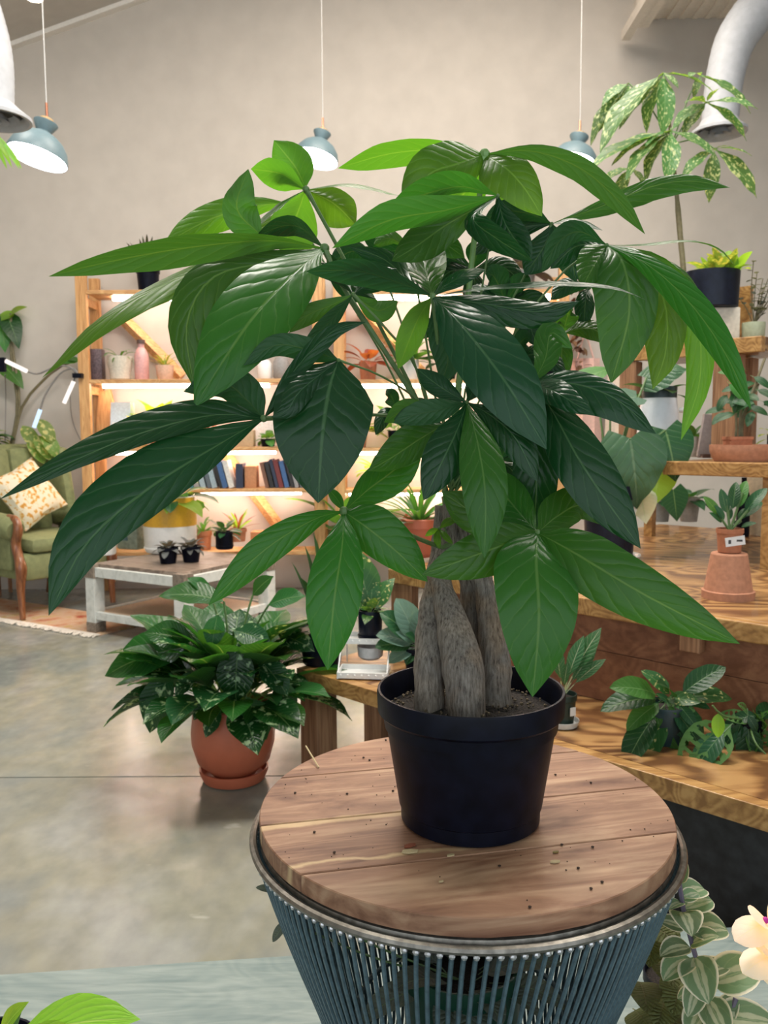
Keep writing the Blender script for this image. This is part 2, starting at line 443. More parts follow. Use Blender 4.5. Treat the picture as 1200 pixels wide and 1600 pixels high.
struct('ceiling', mb, CEIL, 'sloping painted ceiling', 'ceiling', smooth=False)
mb = MB(); mb.box2((XD, 2.6, ZD), (5.5, YW, ZD+0.12)); 
for k in range(40):
    x = XD + 0.05 + k*0.09
    if x < 5.4: mb.box2((x, 2.6, ZD-0.012), (x+0.04, YW-0.01, ZD+0.001))
struct('trim_1', mb, DECK, 'cream ribbed ceiling deck at the upper right', 'ceiling', smooth=False)
# sloping white ledger on the left
mb = MB()
d = (lB-lA).normalized(); nrm = Vector((-d.z, 0, d.x)); a = lA-d*2.3; b = lB+d*1.2
for (y0, y1, o0, o1) in ((YW-0.30, YW, 0.12, 0.19), (YW-0.06, YW, 0.02, 0.12)):
    mb.prism([a+nrm*(o0-0.05)+Vector((0, y0-YW, 0)), b+nrm*(o0-0.05)+Vector((0, y0-YW, 0)), b+nrm*(o1-0.05)+Vector((0, y0-YW, 0)), a+nrm*(o1-0.05)+Vector((0, y0-YW, 0))], (0, y1-y0, 0))
struct('trim_2', mb, WHITEP, 'white ledger beam sloping along the top of the wall', 'beam', smooth=False)
# pale beam end by the deck
e0 = W(978, 55, YW-0.12); mb = MB(); mb.box2((e0.x-0.03, 3.0, e0.z-0.035), (e0.x+0.03, YW-0.12, e0.z+0.035)); mb.box2((e0.x+0.03, 3.0, e0.z-0.01), (XD+0.03, YW-0.25, ZD+0.02))
struct('trim_3', mb, DECK, 'cream beam running under the ceiling deck', 'beam', smooth=False)

# low painted platform in the foreground
pz = 0.10
pa, pb = G(0, 1522, pz), G(1160, 1447, pz)
dv = (pb-pa).normalized(); A0 = pa-dv*1.2; B0 = pb+dv*1.0
pn = Vector((dv.y, -dv.x, 0))
wd_ = 0.34
def pend(o):                          # the planks stop at the kick board of the plant bench
    s_ = A0+o; return s_+dv*min(4.0, (1.838*S2-(s_.x+s_.y))/(dv.x+dv.y))
plat = thing('platform', 'low platform of blue grey painted planks under the wire table', 'platform', (0, 0.7, 0))
for i in range(5):
    q = MB(); o0, o1 = pn*(wd_*i+0.002), pn*(wd_*(i+1)-0.002); q.prism([A0+o0, pend(o0), pend(o1), A0+o1], (0, 0, -0.03)); part('plank', q, PLATM, plat, smooth=False)
q = MB(); i0, i1 = pn*0.02, pn*(5*wd_-0.02); dn = Vector((0, 0, -0.031)); q.prism([A0+i0+dn, pend(i0)+dn, pend(i1)+dn, A0+i1+dn], (0, 0, -0.069)); part('base', q, BLACKB, plat, smooth=False)

# ================================================================== wire table with a round wooden top
TZ = 0.64
cc = G(724, 1255, TZ)
TC = Vector((cc.x, cc.y, 0))
def fit_radius():
    pl, pr = G(405, 1275, TZ), G(1057, 1265, TZ)
    return (pr-pl).length/2
TR = 0.2805
def sap_wood(m):
    """yellow sapwood streaks along the joint and pale saw scratches across a board"""
    nt = m.node_tree; b = next(n for n in nt.nodes if n.type == 'BSDF_PRINCIPLED'); src = b.inputs['Base Color'].links[0].from_socket
    tc = N(nt, 'TexCoord'); sp_ = N(nt, 'SeparateXYZ'); L(nt, tc.outputs['Object'], sp_.inputs[0])
    nz = N(nt, 'TexNoise'); nz.inputs['Scale'].default_value = 14; nz.inputs['Detail'].default_value = 4; L(nt, tc.outputs['Object'], nz.inputs['Vector'])
    def band(c, w, soft):
        a = N(nt, 'Math', operation='MULTIPLY_ADD'); a.inputs[1].default_value = 0.03; L(nt, nz.outputs['Fac'], a.inputs[0]); L(nt, sp_.outputs[0], a.inputs[2])
        s = N(nt, 'Math', operation='SUBTRACT'); L(nt, a.outputs[0], s.inputs[0]); s.inputs[1].default_value = c+0.015
        ab = N(nt, 'Math', operation='ABSOLUTE'); L(nt, s.outputs[0], ab.inputs[0])
        mr = N(nt, 'MapRange'); mr.inputs['From Min'].default_value = w; mr.inputs['From Max'].default_value = w-soft; L(nt, ab.outputs[0], mr.inputs['Value']); return mr.outputs[0]
    ym = N(nt, 'MapRange'); ym.inputs['From Min'].default_value = 0.05; ym.inputs['From Max'].default_value = -0.10; L(nt, sp_.outputs[1], ym.inputs['Value'])
    mu = N(nt, 'Math', operation='MULTIPLY'); L(nt, band(-j_off+0.006, 0.011, 0.006), mu.inputs[0]); L(nt, ym.outputs[0], mu.inputs[1])
    mu2 = N(nt, 'Math', operation='MULTIPLY'); L(nt, band(-j_off+0.112, 0.006, 0.005), mu2.inputs[0]); L(nt, ym.outputs[0], mu2.inputs[1])
    mx0 = N(nt, 'Math', operation='MAXIMUM'); L(nt, mu.outputs[0], mx0.inputs[0]); L(nt, mu2.outputs[0], mx0.inputs[1])
    f = N(nt, 'Math', operation='MULTIPLY'); f.inputs[1].default_value = 0.7; L(nt, mx0.outputs[0], f.inputs[0])
    mx = N(nt, 'MixRGB'); L(nt, f.outputs[0], mx.inputs[0]); L(nt, src, mx.inputs[1]); mx.inputs[2].default_value = (0.62, 0.46, 0.25, 1)
    n3 = N(nt, 'TexNoise'); n3.inputs['Scale'].default_value = 5; n3.inputs['Detail'].default_value = 5; L(nt, tc.outputs['Object'], n3.inputs['Vector'])
    r3 = ramp(nt, n3.outputs['Fac'], [(0.32, (0.72, 0.66, 0.62)), (0.5, (1, 1, 1)), (0.68, (1.22, 1.2, 1.2))])
    m3 = N(nt, 'MixRGB', blend_type='MULTIPLY'); m3.inputs[0].default_value = 1; L(nt, mx.outputs[0], m3.inputs[1]); L(nt, r3.outputs[0], m3.inputs[2])
    L(nt, m3.outputs[0], b.inputs['Base Color'])
j1a, j1b = G(408, 1290, TZ), G(1052, 1225, TZ)
jd = Vector((j1b.x-j1a.x, j1b.y-j1a.y, 0)).normalized(); jn = Vector((-jd.y, jd.x, 0))
j_off = (Vector((j1a.x, j1a.y, 0))-TC).dot(jn)
TWOOD = wood('table_top_board', (0.12, 0.048, 0.024), (0.265, 0.14, 0.080), (0.42, 0.27, 0.165), (7, 1.3, 7), rough=0.52, coat=0.0, knots=2.5, ringamt=0.16, bmp=0.06)
sap_wood(TWOOD)
METAL = plain('worn_steel', (0.20, 0.185, 0.16), 0.35, metal=0.85, var=0.35, scale=18, bmp=0.05)
WIREM = plain('blue_grey_wire', (0.070, 0.118, 0.140), 0.45, metal=0.2, var=0.25, scale=25, bmp=0.05)
WELDM = plain('bright_weld', (0.6, 0.6, 0.62), 0.3, metal=0.9, var=0.3, scale=60, bmp=0.3)
tab = thing('wire_table', 'round side table with plank top and flared blue grey wire base', 'table', (TC.x, TC.y, pz))
# top of three boards, split by two joints running the way the photo shows
j1a, j1b = G(408, 1290, TZ), G(1052, 1225, TZ)
jd = Vector((j1b.x-j1a.x, j1b.y-j1a.y, 0)).normalized(); jn = Vector((-jd.y, jd.x, 0))
C2 = Vector((TC.x, TC.y, 0))
j_off = (Vector((j1a.x, j1a.y, 0))-C2).dot(jn)
bounds = [(-TR-0.01, j_off-0.135), (j_off-0.135, j_off), (j_off, j_off+0.15), (j_off+0.15, TR+0.01)]
th = 0.022
for bi, (lo, hi) in enumerate(bounds):
    g = 0.0011
    lo2, hi2 = max(lo+g, -TR), min(hi-g, TR)
    if hi2 - lo2 < 0.005: continue
    pts = []
    K = 24
    top = [lo2+(hi2-lo2)*i/K for i in range(K+1)]
    def hw(t): return math.sqrt(max(0, TR*TR-t*t))
    poly = [C2+jn*t+jd*hw(t) for t in top] + [C2+jn*t-jd*hw(t) for t in reversed(top)]
    # drop doubles at the ends
    pp = [poly[0]]
    for p in poly[1:]:
        if (p-pp[-1]).length > 1e-4: pp.append(p)
    if (pp[0]-pp[-1]).length < 1e-4: pp.pop()
    bm = bmesh.new()
    vs = [bm.verts.new((p.x, p.y, TZ-th)) for p in pp]
    f = bm.faces.new(vs); r_ = bmesh.ops.extrude_face_region(bm, geom=[f])
    for v in r_['geom']:
        if isinstance(v, bmesh.types.BMVert): v.co.z = TZ
    bmesh.ops.recalc_face_normals(bm, faces=bm.faces[:])
    ed = [e for e in bm.edges if all(abs(v.co.z-TZ) < 1e-5 for v in e.verts)]
    bmesh.ops.bevel(bm, geom=ed, offset=0.0012, segments=1, affect='EDGES')
    M3 = Matrix(((jn.x, jn.y, 0), (jd.x, jd.y, 0), (0, 0, 1)))
    q = MB(); bm.verts.index_update(); q.add([v.co.copy() for v in bm.verts], [tuple(v.index for v in f.verts) for f in bm.faces]); bm.free()
    # board object turned so that its grain runs along the joint
    org = Vector((TC.x, TC.y, pz)); ang = math.atan2(jd.y, jd.x)-pi/2
    Ri = Matrix.Rotation(-ang, 3, 'Z')
    me = bpy.data.meshes.new('board'); me.from_pydata([tuple(Ri@(v-org)) for v in q.v], [], q.f); me.materials.append(TWOOD)
    o = link('board', me, tab); o.rotation_euler = (0, 0, ang); WORLD[o.name] = org
zr = TZ-th-0.008
def ring(r, z, t, seg=96, ts=8):
    return MB().tube([C2+Vector((r*cos(2*pi*k/seg), r*sin(2*pi*k/seg), z)) for k in range(seg+1)], t, ts, cap=False)
part('rim', ring(0.2895, zr-0.001, 0.0052), METAL, tab)
part('inner_rim', ring(0.2750, zr, 0.0060), METAL, tab)
part('base_ring', ring(0.225, pz+0.008, 0.008), WIREM, tab)
part('stretcher_ring', ring(0.150, 0.335, 0.004), WIREM, tab)
# wire: one mesh, 140 turned copies
NW = 140
prof = [(0.286, zr-0.006), (0.275, zr-0.045), (0.257, zr-0.10), (0.232, zr-0.17), (0.206, zr-0.24), (0.187, zr-0.31), (0.182, zr-0.37), (0.192, zr-0.43), (0.224, pz+0.01)]
pts = crom([Vector((r*cos(-k*0.012), r*sin(-k*0.012), z-pz)) for k, (r, z) in enumerate(prof)], 16)
wm = MB().tube(pts, 0.0028, 6).mesh('wire', WIREM)
blob = MB().ball((0.2875, 0, zr-0.009-pz), 0.0042, 7, 4).mesh('weld', WELDM)
for k in range(NW):
    a = 2*pi*k/NW
    w_ = link('wire', wm, tab); w_.rotation_euler = (0, 0, a); WORLD[w_.name] = Vector((TC.x, TC.y, pz))
    b_ = link('weld', blob, w_)

# ================================================================== the money tree
base_f = G(746, 1328, TZ)
pb_r = 0.092
PC = Vector((base_f.x, base_f.y+pb_r*0.98, TZ))
zp = depth(PC)
ph = 0.178; pr = 0.1225
tree = thing('potted_money_tree', 'tall money tree with thick grey trunks and big palmate leaves in a black nursery pot', 'potted plant', PC)
mb = MB()
prof = [(pb_r*0.93, 0.0), (pb_r, 0.004), (pb_r*1.005, 0.022), (pb_r*1.03, 0.024), (0.1135, ph-0.034), (pr-0.004, ph-0.032), (pr, ph-0.028), (pr+0.001, ph-0.004), (pr, ph), (pr-0.003, ph), (pr-0.005, ph-0.004), (pr-0.008, ph-0.045), (pr-0.009, ph-0.05)]
mb.lathe(PC, prof, 64, cap1=False)
potm = part('pot', mb, BLACKP, tree, 'matt black plastic nursery pot')
mb = MB()
rows = []
for i in range(9):
    rr = (pr-0.009)*i/8
    rows.append([PC+Vector((rr*cos(2*pi*k/40), rr*sin(2*pi*k/40), ph-0.034+0.010*(1-(i/8)**2)+random.uniform(-0.003, 0.003)*(i < 8))) for k in range(40)]+[None])
for r_ in rows: r_[-1] = r_[0].copy()
mb.grid(rows); part('soil', mb, SOIL, tree)
# crumbs of perlite and bark on the soil
mb = MB()
for k in range(260):
    a, r_ = random.uniform(0, 2*pi), (pr-0.014)*math.sqrt(random.random())
    mb.ball(PC+Vector((r_*cos(a), r_*sin(a), ph-0.030+0.010*(1-(r_/pr)**2))), random.uniform(0.0010, 0.0028), 5, 3)
o = part('soil_crumbs', mb, plain('soil_crumb', (0.10, 0.075, 0.045), 0.9, var=0.9, scale=80), tree); o['kind'] = 'stuff'

def bark():
    m, nt, out = newmat('grey_bark'); b = pbr(nt, out, 0.75, spec=0.3)
    v = coords(nt, (110, 110, 16), rnd=True)
    n = N(nt, 'TexNoise'); n.inputs['Scale'].default_value = 3; n.inputs['Detail'].default_value = 8; n.inputs['Roughness'].default_value = 0.7; L(nt, v, n.inputs['Vector'])
    r = ramp(nt, n.outputs['Fac'], [(0.32, (0.035, 0.028, 0.022)), (0.43, (0.145, 0.122, 0.100)), (0.57, (0.235, 0.205, 0.172)), (0.76, (0.34, 0.305, 0.265))])
    v2 = coords(nt, (9, 9, 9)); n2 = N(nt, 'TexNoise'); n2.inputs['Scale'].default_value = 2; L(nt, v2, n2.inputs['Vector'])
    r2 = ramp(nt, n2.outputs['Fac'], [(0.35, (1.0, 0.86, 0.72)), (0.5, (0.9, 0.92, 0.95)), (0.68, (1.15, 1.12, 1.08))])
    mx = N(nt, 'MixRGB', blend_type='MULTIPLY'); mx.inputs[0].default_value = 1; L(nt, r.outputs[0], mx.inputs[1]); L(nt, r2.outputs[0], mx.inputs[2])
    L(nt, mx.outputs[0], b.inputs['Base Color']); bump(nt, n.outputs['Fac'], b, 0.6, 0.002)
    return m
BARK = bark()
def trunk(pts):
    """pts: (x px, y px, depth offset from the pot centre, width px)"""
    P3 = [P(x, y, zp+dz) for x, y, dz, w in pts]; ws = [w*0.5*(zp+dz)/F for x, y, dz, w in pts]
    path = crom(P3, 26); rr = [v.x for v in crom([Vector((w, i*0.02, 0)) for i, w in enumerate(ws)], 26)]
    rr = [r_*(1+0.035*sin(i*1.9+pts[0][0])) for i, r_ in enumerate(rr)]
    mb = MB().tube(path, rr, 18)
    for i, v in enumerate(mb.v):
        v += Vector((0.0009*sin(v.z*210+i), 0.0009*cos(v.z*170+i*2), 0))
    part('trunk', mb, BARK, tree, smooth=True, angle=180)
trunk([(672, 1150, -0.02, 50), (671, 1105, -0.02, 48), (671, 1040, -0.018, 48), (672, 970, -0.01, 40), (681, 905, 0.0, 32), (688, 850, 0.01, 28), (692, 790, 0.01, 24)])
trunk([(729, 1155, -0.050, 60), (729, 1112, -0.048, 60), (724, 1050, -0.046, 66), (710, 985, -0.036, 56), (694, 930, -0.022, 38), (688, 890, -0.01, 31), (700, 840, 0.0, 27), (704, 780, 0.0, 22)])
trunk([(750, 1120, 0.035, 50), (745, 1050, 0.035, 42), (737, 970, 0.03, 34), (730, 905, 0.02, 27), (715, 850, 0.01, 24), (700, 775, 0.005, 20)])
trunk([(775, 1120, 0.04, 46), (764, 1040, 0.035, 40), (752, 960, 0.03, 34), (744, 900, 0.015, 28), (726, 845, 0.005, 24), (712, 775, 0.0, 20)])
trunk([(776, 1140, -0.005, 52), (774, 1090, -0.004, 50), (774, 1030, -0.002, 47), (766, 970, 0.0, 38), (756, 910, 0.0, 28), (738, 850, 0.0, 24), (716, 775, -0.005, 20)])

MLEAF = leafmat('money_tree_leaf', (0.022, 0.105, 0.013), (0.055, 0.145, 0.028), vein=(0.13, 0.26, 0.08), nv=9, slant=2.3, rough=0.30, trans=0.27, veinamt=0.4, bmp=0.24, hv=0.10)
MLEAFY = leafmat('backlit_young_money_leaf', (0.048, 0.155, 0.016), (0.085, 0.20, 0.030), vein=(0.15, 0.32, 0.08), nv=9, slant=2.3, rough=0.32, trans=0.42, veinamt=0.35, bmp=0.2, hv=0.08)  # yellow green of backlit crown leaves put into the colour; young shoot too
MLEAFD = leafmat('dark_money_tree_leaf', (0.0055, 0.043, 0.013), (0.016, 0.065, 0.020), vein=(0.08, 0.18, 0.08), nv=9, slant=2.3, rough=0.28, trans=0.16, veinamt=0.42, bmp=0.24, hv=0.10)  # same leaf in a much darker green
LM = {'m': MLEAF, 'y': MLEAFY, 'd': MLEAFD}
PROF = [(0, .035), (.05, .10), (.12, .27), (.22, .53), (.35, .82), (.48, .97), (.58, 1.0), (.68, .95), (.78, .79), (.86, .57), (.92, .35), (.965, .14), (1, .004)]
PROFB = [(0, .05), (.05, .22), (.12, .55), (.22, .86), (.33, 1.0), (.48, .98), (.6, .9), (.7, .78), (.8, .60), (.88, .40), (.94, .2), (.98, .07), (1, .004)]
def screen_leaf(pts, wl, wr, dl=0.0, dr=0.0, prof=PROF, n=17, half=4, bulge=0.10, wave=0.05, zc=None, phase=0.0):
    """leaf whose midrib runs through pts (x px, y px, depth offset); wl / wr: half widths in px to the left / right of the
    direction of travel, dl / dr: how far (in px) those edges lie behind (+) or in front of (-) the midrib"""
    zc = zp if zc is None else zc
    path = crom([P(x, y, zc+dz) for x, y, dz in pts], n)
    rows = []; uvs = []
    for i, p in enumerate(path):
        t = i/(n-1)
        tg = path[min(i+1, n-1)]-path[max(i-1, 0)]
        sx, sy = tg.dot(RT), tg.dot(UP); l = math.hypot(sx, sy) or 1
        left = (RT*(-sy/l)+UP*(sx/l))
        k = depth(p)/F; w = interp(prof, t)
        eL = left*(wl*k) + FW*(dl*k); eR = left*(-wr*k) + FW*(dr*k)
        nrm = tg.cross(left); nrm = nrm.normalized() if nrm.length > 1e-9 else Vector((0, 0, 1))
        if nrm.z < 0: nrm = -nrm
        hwid = (eL-eR).length*0.5
        row = []
        for j in range(-half, half+1):
            s = abs(j)/half; e = eL if j > 0 else eR
            wv = wave*hwid*w*s*s*(sin(t*15+phase+(2.0 if j > 0 else 0))+0.6*sin(t*27+phase*2.3))
            row.append(p + e*(w*s) + nrm*(bulge*hwid*w*4*(s-s*s)*0.8 + wv))
            uvs.append((t, 0.5+0.5*j/half))
        rows.append(row)
    mb = MB().grid(rows)
    nz = 0.0
    for f in mb.f[::5]:
        a, b, c = mb.v[f[0]], mb.v[f[1]], mb.v[f[2]]; nz += (b-a).cross(c-a).z
    if nz < 0: mb.f = [tuple(reversed(f)) for f in mb.f]
    return mb, uvs
CROWN = P(700, 765, zp)
def hub(x, y, dz, leaves, via=None, petiole=True, r=3.4, mat=None, start=None):
    """a palmate leaf: its stalk from the crown and the leaflets around its end.
    leaflet: (points after the hub, wl, wr, dl, dr, material key[, options])"""
    e = P(x, y, zp+dz)
    s0 = CROWN + Vector((random.uniform(-.008, .008), random.uniform(-.008, .008), random.uniform(-.02, .03))) if start is None else P(start[0], start[1], zp+start[2])
    pts = [s0] + ([P(a, b, zp+c) for a, b, c in via] if via else [s0.lerp(e, 0.55)+Vector((0, 0, 0.012))]) + [e]
    path = crom(pts, 14); k = depth(e)/F*r*0.5
    mb = MB().tube(path, [k*1.35]+[k]*12+[k*1.5], 7)
    mb.ball(e, k*2.0, 7, 5)
    st = part('leaf_stalk', mb, mat or STEMG, tree)
    for lf in leaves:
        pp, wl, wr, dl, dr, mk = lf[:6]; op = lf[6] if len(lf) > 6 else {}
        q, uv = screen_leaf([(x, y, dz)]+list(pp) if not op.get('free') else list(pp), wl, wr, dl, dr, op.get('prof', PROF), bulge=op.get('bulge', 0.10), wave=op.get('wave', 0.05), phase=random.uniform(0, 6))
        part('leaf', q, LM[mk], st, uvs=uv, fixn=False, angle=180)
    return st

# --- top left cluster, standing up in the light
hub(478, 296, 0.06, [
    ([(462, 262, .07), (428, 219, .07)], 30, 32, 10, 10, 'y'),
    ([(440, 272, .06), (392, 264, .05)], 17, 14, 30, -20, 'y'),
    ([(550, 287, .04), (626, 306, .02)], 8, 17, 28, -30, 'y'),
    ([(522, 318, .09), (556, 352, .11)], 30, 34, 15, 5, 'y'),
    ([(462, 340, .08), (440, 395, .09)], 40, 38, 10, 10, 'y'),
    ([(440, 320, .02), (380, 372, -.02)], 12, 16, -25, 30, 'm'),
    ([(408, 368, -.03), (370, 325, -.05), (388, 264, -.05)], 26, 32, 12, 6, 'm', {'prof': PROFB, 'free': 1, 'wave': .09}),
], via=[(640, 600, .03), (520, 372, .06)], r=6)
# --- left cluster
hub(507, 388, -0.03, [
    ([(420, 376, -.06), (300, 386, -.12), (175, 408, -.18), (76, 432, -.22)], 22, 8, 24, -34, 'm', {'bulge': .05}),
    ([(400, 400, 0.0), (285, 432, -.03), (165, 498, -.09), (66, 590, -.13)], 34, 20, -22, 28, 'y', {'wave': .08}),
    ([(462, 425, -.10), (400, 490, -.16), (345, 570, -.19), (303, 637, -.20)], 56, 66, 10, 10, 'm', {'wave': .03}),
    ([(430, 408, -.04), (335, 432, -.08), (292, 505, -.10), (303, 605, -.11)], 42, 38, 10, 12, 'm'),
    ([(470, 356, .0), (438, 354, -.02), (398, 372, -.04)], 9, 7, 25, -25, 'd'),
    ([(540, 440, .02), (590, 470, .04)], 20, 20, 20, 10, 'd'),
], via=[(638, 607, -.02), (537, 450, -.03)], r=8)
# pale leaf behind the left cluster
hub(455, 318, 0.12, [
    ([(400, 322, .11), (330, 342, .09), (256, 381, .05)], 20, 28, 15, 5, 'y'),
    ([(430, 345, .12), (380, 400, .10), (330, 440, .08)], 25, 25, 10, 10, 'y'),
    ([(470, 400, .13), (440, 455, .13), (428, 508, .12)], 22, 22, 10, 10, 'y'),
], via=[(600, 560, .08), (500, 400, .11)])
# --- top centre cluster on its tall stalk
hub(757, 241, 0.0, [
    ([(690, 234, 0.0), (610, 240, -.02), (528, 263, -.04)], 14, 7, 25, -30, 'y'),
    ([(715, 256, -.03), (668, 275, -.05), (630, 335, -.05)], 36, 44, 4, 4, 'y', {'prof': PROFB}),
    ([(790, 262, -.03), (820, 295, -.04), (847, 338, -.04)], 34, 42, 4, 4, 'y', {'prof': PROFB}),
    ([(830, 236, -.05), (905, 262, -.09), (965, 312, -.12), (1008, 366, -.14)], 13, 16, -12, 16, 'm'),
    ([(735, 290, .06), (700, 330, .09), (690, 372, .10)], 34, 30, 10, 5, 'y'),
    ([(800, 300, .08), (815, 345, .10)], 30, 26, 5, 5, 'y'),
], via=[(722, 560, 0.01), (738, 400, 0.0)], r=9, mat=plain('pale_green_stalk', (0.16, 0.30, 0.09), 0.4, var=.1))
# --- flat leaves crossing under it
hub(778, 306, -0.08, [
    ([(700, 328, -.11), (610, 344, -.14), (519, 388, -.16)], 12, 24, 26, -20, 'm'),
    ([(720, 292, -.05), (660, 305, -.07), (608, 322, -.08)], 6, 17, 15, -30, 'm'),
    ([(700, 350, -.05), (650, 385, -.07), (612, 408, -.09)], 30, 32, 10, 10, 'm'),
    ([(790, 350, -.09), (830, 410, -.11)], 22, 26, -10, 15, 'd'),
    ([(740, 340, -.12), (775, 372, -.15), (832, 408, -.17)], 13, 15, -20, 22, 'd'),
], via=[(735, 560, -.02), (765, 380, -.06)])
# --- right cluster
hub(948, 383, -0.06, [
    ([(974, 412, -.09), (983, 490, -.10), (955, 599, -.09)], 48, 54, 5, 12, 'm', {'prof': PROFB, 'wave': .03}),
    ([(932, 408, -.08), (910, 448, -.10)], 24, 30, 5, 10, 'm', {'prof': PROFB}),
    ([(1010, 384, -.03), (1080, 378, -.03), (1122, 390, -.04), (1149, 416, -.05)], 10, 7, 20, -24, 'm'),
    ([(1010, 412, -.06), (1040, 480, -.09), (1040, 550, -.10), (1020, 608, -.10)], 33, 37, 5, 15, 'y'),
    ([(1010, 412, -.12), (1075, 470, -.17), (1132, 550, -.21), (1174, 640, -.23)], 21, 18, -12, 20, 'm', {'wave': .03}),
    ([(1030, 412, -.04), (1085, 490, -.05), (1094, 590, -.06), (1064, 688, -.06)], 24, 24, 5, 5, 'y'),
    ([(1010, 405, .0), (1068, 432, -.01), (1106, 490, -.02)], 16, 18, 15, 5, 'm'),
    ([(905, 362, -.08), (872, 380, -.10), (846, 426, -.11)], 16, 18, 12, -14, 'd'),
    ([(900, 385, -.02), (860, 420, -.01)], 20, 22, 5, 5, 'd'),
], via=[(780, 560, -.02), (885, 420, -.05)])
# --- right back cluster with the leaf that points right
hub(862, 350, 0.05, [
    ([(930, 326, .03), (1020, 291, .0), (1080, 283, -.02), (1141, 293, -.04)], 15, 25, 5, -6, 'm', {'wave': .12}),
    ([(900, 345, .02), (942, 360, .0)], 12, 14, 20, -20, 'd'),
    ([(830, 335, .06), (790, 330, .06), (755, 345, .05)], 14, 16, 20, -10, 'd'),
    ([(850, 385, .04), (820, 430, .03)], 26, 24, 5, 5, 'd'),
    ([(890, 395, .05), (900, 440, .05)], 24, 24, 5, 5, 'd'),
    ([(820, 355, .05), (770, 370, .04), (735, 400, .03)], 20, 18, 10, 10, 'd'),
], via=[(745, 580, .03), (815, 440, .05)])
# --- front centre cluster with the big hanging leaf
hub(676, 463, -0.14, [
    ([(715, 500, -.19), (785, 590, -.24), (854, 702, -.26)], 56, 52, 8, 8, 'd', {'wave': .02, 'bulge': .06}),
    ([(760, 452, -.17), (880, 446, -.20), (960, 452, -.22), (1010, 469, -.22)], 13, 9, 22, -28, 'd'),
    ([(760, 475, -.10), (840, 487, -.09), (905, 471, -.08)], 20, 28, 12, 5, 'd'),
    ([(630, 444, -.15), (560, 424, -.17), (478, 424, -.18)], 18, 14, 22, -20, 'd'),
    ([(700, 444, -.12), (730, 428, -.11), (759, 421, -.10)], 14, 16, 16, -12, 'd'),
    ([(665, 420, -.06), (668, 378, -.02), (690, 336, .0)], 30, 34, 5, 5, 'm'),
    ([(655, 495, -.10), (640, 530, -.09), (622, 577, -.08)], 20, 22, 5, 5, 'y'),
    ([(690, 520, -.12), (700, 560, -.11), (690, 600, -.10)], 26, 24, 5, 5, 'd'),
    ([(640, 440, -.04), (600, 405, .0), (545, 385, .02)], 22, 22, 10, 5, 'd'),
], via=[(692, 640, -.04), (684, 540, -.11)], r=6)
# --- lower left pair of very long leaves
hub(412, 654, -0.16, [
    ([(340, 648, -.19), (235, 672, -.24), (120, 718, -.29), (0, 780, -.32)], 20, 34, 0, 12, 'd', {'wave': .06, 'prof': PROFB}),
    ([(350, 690, -.20), (235, 762, -.26), (135, 850, -.30), (76, 962, -.31)], 38, 66, 10, 12, 'd', {'wave': .03, 'bulge': .06}),
    ([(385, 625, -.15), (350, 600, -.16), (287, 612, -.17)], 24, 34, 10, 0, 'd', {'prof': PROFB}),
    ([(438, 610, -.17), (480, 555, -.19), (525, 515, -.20), (572, 503, -.20)], 15, 18, 10, -6, 'd'),
    ([(435, 625, -.14), (470, 600, -.12)], 8, 10, 10, 5, 'd'),
], via=[(640, 660, -.04), (520, 650, -.12)], r=6)
# --- broad dark leaf left of the middle, with its dark neighbour
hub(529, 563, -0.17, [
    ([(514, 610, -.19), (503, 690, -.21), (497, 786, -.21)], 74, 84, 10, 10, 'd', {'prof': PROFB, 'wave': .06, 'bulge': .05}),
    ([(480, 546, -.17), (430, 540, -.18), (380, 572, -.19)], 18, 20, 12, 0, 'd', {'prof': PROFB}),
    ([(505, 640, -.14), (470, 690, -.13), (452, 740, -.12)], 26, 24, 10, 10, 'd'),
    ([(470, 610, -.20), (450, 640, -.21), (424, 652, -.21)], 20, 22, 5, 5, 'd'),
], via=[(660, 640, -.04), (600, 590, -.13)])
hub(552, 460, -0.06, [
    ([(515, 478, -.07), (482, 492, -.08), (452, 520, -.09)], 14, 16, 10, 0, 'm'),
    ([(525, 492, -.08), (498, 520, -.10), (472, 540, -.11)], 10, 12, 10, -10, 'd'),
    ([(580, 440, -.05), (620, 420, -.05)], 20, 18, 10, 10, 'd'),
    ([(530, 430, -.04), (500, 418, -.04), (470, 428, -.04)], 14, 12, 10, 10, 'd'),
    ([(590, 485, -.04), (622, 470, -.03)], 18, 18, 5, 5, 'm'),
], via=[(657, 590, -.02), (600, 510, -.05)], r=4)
# --- front left cluster
hub(537, 799, -0.15, [
    ([(490, 812, -.18), (410, 862, -.21), (325, 946, -.22)], 26, 26, 8, 2, 'm', {'wave': .03}),
    ([(535, 850, -.19), (522, 940, -.22), (512, 1047, -.22)], 42, 46, 6, 6, 'm', {'wave': .02, 'prof': PROF}),
    ([(570, 822, -.17), (620, 862, -.18), (668, 909, -.18)], 42, 34, 6, 6, 'm', {'wave': .02, 'prof': PROFB}),
    ([(575, 765, -.12), (615, 735, -.11), (660, 690, -.10)], 28, 34, 8, 4, 'm'),
    ([(528, 782, -.14), (512, 762, -.13)], 9, 9, 3, 3, 'm'),
], via=[(690, 855, -.02), (640, 836, -.09), (590, 812, -.13)], r=8, start=(704, 850, -0.01))
hub(692, 664, -0.12, [
    ([(650, 690, -.14), (612, 715, -.15), (575, 736, -.16)], 26, 32, 10, 0, 'm', {'prof': PROFB}),
    ([(650, 655, -.12), (615, 655, -.12)], 20, 22, 10, 0, 'd'),
    ([(640, 640, -.10), (600, 660, -.09)], 18, 18, 10, 0, 'm'),
], via=[(700, 710, -.06)])
